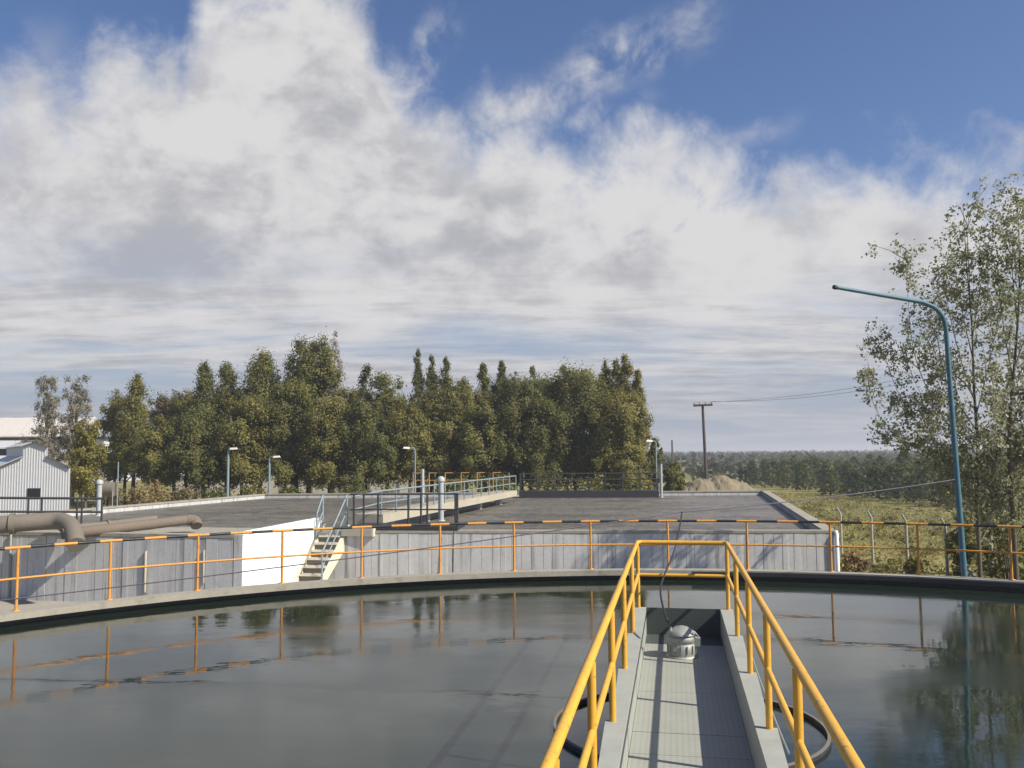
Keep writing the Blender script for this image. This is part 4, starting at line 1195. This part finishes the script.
open_tree('poplar_tree', 21.5, [(980, 572), (977, 500), (978, 450), (974, 390), (972, 330), (967, 270), (963, 206)], .062, [
    dict(p=[(977, 455), (942, 415), (916, 360), (908, 300), (905, 240)], d=-.8, tw=10),
    dict(p=[(977, 470), (935, 440), (905, 405), (888, 365), (879, 322)], d=.8, tw=9),
    dict(p=[(977, 480), (930, 455), (893, 432), (872, 400), (866, 350)], d=-.4, tw=7),
    dict(p=[(976, 430), (948, 385), (936, 330), (932, 285)], d=.7, tw=8),
    dict(p=[(974, 400), (958, 350), (947, 300), (944, 262)], d=-.6, tw=7),
    dict(p=[(973, 360), (962, 310), (953, 262), (949, 228)], d=.5, tw=6),
    dict(p=[(972, 340), (980, 290), (986, 246)], d=-.5, tw=6),
    dict(p=[(970, 300), (968, 250), (966, 212)], d=0, tw=6),
    dict(p=[(975, 420), (990, 360), (999, 310), (1001, 262)], d=.6, tw=7),
    dict(p=[(977, 465), (945, 455), (915, 445), (890, 442)], d=.2, tw=7, n=.8),
    dict(p=[(976, 440), (955, 420), (925, 400), (902, 352)], d=.9, tw=7),
    dict(p=[(978, 500), (955, 470), (938, 440), (925, 412)], d=-.7, tw=6),
    dict(p=[(978, 490), (995, 450), (1005, 410), (1008, 370)], d=.5, tw=6),
    dict(p=[(978, 540), (990, 515), (1003, 495), (1010, 470)], d=.7, tw=8),
    dict(p=[(978, 510), (962, 490), (950, 475), (936, 462)], d=.5, tw=8),
    dict(p=[(977, 490), (988, 470), (996, 450), (1000, 425)], d=-.5, tw=7),
    dict(p=[(978, 530), (962, 505), (950, 485), (944, 460)], d=-.5, tw=6),
    dict(p=[(979, 545), (992, 520), (1000, 500), (1003, 475)], d=.4, tw=6),
    dict(p=[(978, 520), (968, 490), (964, 465), (962, 430)], d=.6, tw=5),
    dict(p=[(977, 470), (960, 440), (940, 425), (915, 420)], d=.7, tw=6),
    dict(p=[(975, 400), (962, 380), (940, 365), (922, 330)], d=-.9, tw=6),
    ], PN, 'open crowned poplar whose sprays of leaves reach behind the blue pole arm')
open_tree('poplar_tree', 20.5, [(1016, 573), (1012, 500), (1009, 440), (1014, 370), (1019, 300), (1019, 240), (1016, 190)], .066, [
    dict(p=[(1010, 440), (1001, 415), (993, 385), (990, 340), (992, 300)], d=-.3, tw=7),
    dict(p=[(1013, 380), (1004, 330), (998, 280), (997, 245)], d=.5, tw=7),
    dict(p=[(1017, 320), (1012, 270), (1008, 225)], d=-.4, tw=6),
    dict(p=[(1018, 300), (1028, 250), (1032, 215)], d=.3, tw=6),
    dict(p=[(1014, 370), (1034, 310), (1046, 260), (1050, 225)], d=-.6, tw=8),
    dict(p=[(1011, 450), (1040, 400), (1062, 340), (1072, 280)], d=.4, tw=9),
    dict(p=[(1011, 470), (1045, 440), (1078, 400), (1095, 340)], d=-.5, tw=9),
    dict(p=[(1019, 250), (1018, 215), (1016, 192)], d=0, tw=5),
    dict(p=[(1011, 480), (990, 455), (975, 432), (962, 402)], d=-.6, tw=6),
    dict(p=[(1011, 490), (1022, 450), (1030, 400), (1030, 350)], d=.5, tw=6),
    dict(p=[(1012, 510), (1000, 480), (988, 462), (980, 440)], d=.7, tw=5),
    dict(p=[(1013, 520), (1000, 500), (985, 485), (975, 465)], d=.5, tw=8),
    dict(p=[(1012, 480), (1024, 450), (1034, 430), (1040, 400)], d=.4, tw=8),
    dict(p=[(1014, 540), (1002, 515), (995, 495), (993, 470)], d=.3, tw=6),
    dict(p=[(1014, 545), (1026, 515), (1032, 490), (1034, 460)], d=-.3, tw=6),
    dict(p=[(1010, 440), (1020, 400), (1024, 360), (1022, 320)], d=.5, tw=6),
    ], PN, 'taller poplar at the picture edge right of the blue pole')

def bush(px, py_top, hw, dist, pal, label, base_z=None, leaf=.07, n=26, per=60, name='bush', grp='bushes in the field by the tank'):
    t = at(px, py_top, dist); bz = gh(t.x, dist); H = t.z - bz; rw = hw * dist / F_PX
    o = thing(name, Vector((t.x, dist, bz)), label, 'bush', grp)
    b = MB(); cl = []
    for k in range(n):
        a = rnd.uniform(0, 6.283); u = rnd.random(); pr = math.sqrt(max(.1, 1 - ((u - .4) / .65) ** 2)); rr = rw * pr * math.sqrt(rnd.random())
        c = Vector((t.x + rr * math.cos(a), dist + rr * math.sin(a), bz + H * (.08 + .88 * u)))
        cl.append(c)
        if k < 9: b.tube([(t.x + rr * .1 * math.cos(a), dist + rr * .1 * math.sin(a), bz), tuple(Vector((t.x, dist, bz)).lerp(c, .6) + Vector((0, 0, .1))), tuple(c)], [.025, .015, .004], 4)
    b.build('stems', M['bark'], o)
    C = np.concatenate([rng.normal(size=(per, 3)) * rw * .2 + np.array(c) for c in cl]); I = np.repeat(np.arange(n), per)
    leaf_mesh('foliage', C, leaf, tints(I, *pal, len(C), .3), o)
bush(1003, 462, 24, 22.5, PAL['green'], 'tall green bush between the two open poplars', n=34, per=55)
bush(960, 520, 15, 25, PAL['green'], 'low green bush at the foot of the blue lamp pole', n=20)
bush(1020, 440, 20, 24, PAL['olive'], 'high olive shrub behind the picture edge poplar', n=26)
bush(856, 552, 11, 27, PAL['dry'], 'low straw coloured weed clump by the fence near the basin corner', n=14, per=45)
bush(912, 560, 8, 25, PAL['yellow'], 'tiny green weed clump between two fence posts', n=12, per=40)
bush(985, 500, 14, 26, PAL['olive'], 'olive shrub right behind the slimmer poplar trunk', n=18)

for (px_, py_, hw_, pl_, lb_) in UND:
    bush(px_, py_, hw_, 57.5, PAL[pl_], lb_, leaf=.10, n=26, per=46, name='undergrowth', grp='undergrowth below the tree row')
# orchard and scrub: one mass each
def mass(name, label, cat, cen, size, cols):
    o = leaf_mesh(name, cen, size, cols, None, aspect=.8)
    tag(o, label, cat, None, 'stuff')
C = []; I = []; k = 0; K = []
for row in range(50):
    y = 62 + row * 4.2 * (1 + row * .012)
    xl = (750 - 512) / F_PX * y
    xr = 700 / F_PX * y
    x = xl
    while x < xr:
        if y < (107 - (x - 30) * 7.7 if x < 34.8 else 70 - (x - 34.8) * 1.2) + rnd.uniform(-3, 3):
            x += 2.0; continue
        H = rnd.uniform(2.3, 3.2) + (rnd.uniform(.4, 1.3) if rnd.random() < .16 else 0)
        gz = gh(x, y)
        n_ = 330 if row < 16 else (110 if row < 22 else 45)
        uu = rng.random(n_)
        rr = (1.15 * np.sqrt(rng.random(n_)) * np.sqrt(np.clip(1.05 - uu ** 2, .05, 1)))
        aa_ = rng.uniform(0, 6.283, n_)
        C.append(np.stack([x + rr * np.cos(aa_), y + rr * np.sin(aa_), gz + .2 + H * uu * .95], 1)); I.append(np.full(n_, k)); k += 1
        K.append(n_)
        x += rnd.uniform(1.7, 2.6) * (1 + row * .01)
C = np.concatenate(C); I = np.concatenate(I)
mass('orchard', 'dense dark green orchard beyond the dry field', 'orchard', C, .17, tints(I, (.045, .068, .026), (.135, .145, .05), len(C), .3))
# scattered scrub and woods of the plain out to the horizon
n_ = 26000
dd = 110 * (16.0 ** rng.random(n_)); th = rng.uniform(-.62, .62, n_)
xx = dd * np.tan(th)
gz = np.array([gh(a, b_) for a, b_ in zip(xx, dd)])
patch = np.sin(xx * .013 + 2) * np.sin(dd * .009 + 1) + rng.normal(0, .5, n_)
keep = (patch > -.35) & ~((dd < 270) & (xx > .27 * dd))
keep &= ~((dd < 150) & (th < .2))
xx, dd, gz = xx[keep], dd[keep], gz[keep]
hh = np.minimum(3.4, .5 + .012 * dd)
C = np.stack([xx, dd, gz + rng.random(len(xx)) * hh], 1)
sc = np.clip(.3 + dd * .0022, .4, 3.0)
mass('far_scrub', 'dull green scrub and woods spreading over the plain to the horizon', 'scrub', C, sc, tints(np.arange(len(C)) // 40, (.045, .056, .03), (.085, .085, .045), len(C), .22))
# dry grass
n_ = 110000
gx = rng.uniform(9.2, 60, n_); gy = 19 + 75 * rng.random(n_) ** 1.5
gx2 = rng.uniform(-34, 8, 14000); gy2 = rng.uniform(52, 66, 14000)
gx = np.concatenate([gx, gx2]); gy = np.concatenate([gy, gy2])
ok = (np.hypot(gx - 2.3, gy - 5.05) > 14.3) & ~((gy < 51.5) & (gx < NR.x + .45 + (gy - NR.y) * (FR.x - NR.x) / (FR.y - NR.y)))
ok &= gx < .72 * gy + 3
gx, gy = gx[ok], gy[ok]
gz = np.array([gh(a, b_) for a, b_ in zip(gx, gy)])
C = np.stack([gx, gy, gz + .03 + .10 * rng.random(len(gx))], 1)
pt = ((np.floor(gx / 1.7) * 131 + np.floor(gy / 2.3) * 17) % 997).astype(int)
o = leaf_mesh('dry_grass', C, .075, tints(pt, (.19, .17, .052), (.275, .225, .075), len(C), .13), None, aspect=.35)
tag(o, 'dry olive and straw coloured grass covering the field', 'grass', None, 'stuff')

# taller scrub and weeds over the field
C = []; I = []
for k in range(260):
    y = 21 + 62 * rnd.random() ** 1.3; x = rnd.uniform(.27, .66) * y + 3.5
    if x < NR.x + .8 + (y - NR.y) * .21 and y < 52: continue
    if math.hypot(x - 2.3, y - 5.05) < 15: continue
    q = rnd.uniform(.18, .5); m_ = int(26 + 60 * q)
    g = rng.normal(size=(m_, 3)) * np.array((q * .6, q * .6, q * .34)); g[:, 2] = np.abs(g[:, 2])
    C.append(g + np.array((x, y, gh(x, y) + .04))); I.append(np.full(m_, k))
C = np.concatenate(C); I = np.concatenate(I)
mass('field_weeds', 'rough tufts of yellowish and green weeds across the field', 'weeds', C, .07, tints(I, (.15, .15, .045), (.27, .21, .08), len(C), .2))

# dirt mound
md = at(714, 492, 66); b = MB(); NX, NY = 54, 22
vs = []
for i in range(NX + 1):
    for j_ in range(NY + 1):
        u, v = i / NX * 2 - 1, j_ / NY * 2 - 1
        h = max(0, (1 - abs(u) ** 4) * (1 - v * v)) * (1.45 + .14 * math.sin(u * 4 + 1) + .08 * math.sin(u * 12 + 2 * v) + rnd.uniform(-.13, .13))
        vs.append((md.x + u * 3.6 + v * .4, 66 + v * 3.6, gh(md.x, 66) - .12 + h * 1.2))
b.add(vs, [(i * (NY + 1) + j_, (i + 1) * (NY + 1) + j_, (i + 1) * (NY + 1) + j_ + 1, i * (NY + 1) + j_ + 1) for i in range(NX) for j_ in range(NY)], 0, True)
struct(b.build('dirt_mound', M['dirt']))

# ------------------------------------------------------------------ thin air haze
hm = bpy.data.materials.new('haze'); hm.use_nodes = True
ht = NT(hm.node_tree); ht.n.clear()
ho = ht.add('ShaderNodeOutputMaterial'); pv = ht.add('ShaderNodeVolumePrincipled')
pv.inputs['Color'].default_value = (.93, .95, 1, 1); pv.inputs['Density'].default_value = .0008
pv.inputs['Anisotropy'].default_value = .2
ht.link(pv.outputs[0], ho.inputs['Volume'])
hz = MB().prism([(-8300, -8300), (8300, -8300), (8300, 8300), (-8300, 8300)], -12, 16).build('haze', hm)
tag(hz, 'thin pale haze lying over the whole plain', 'haze', None, 'stuff')
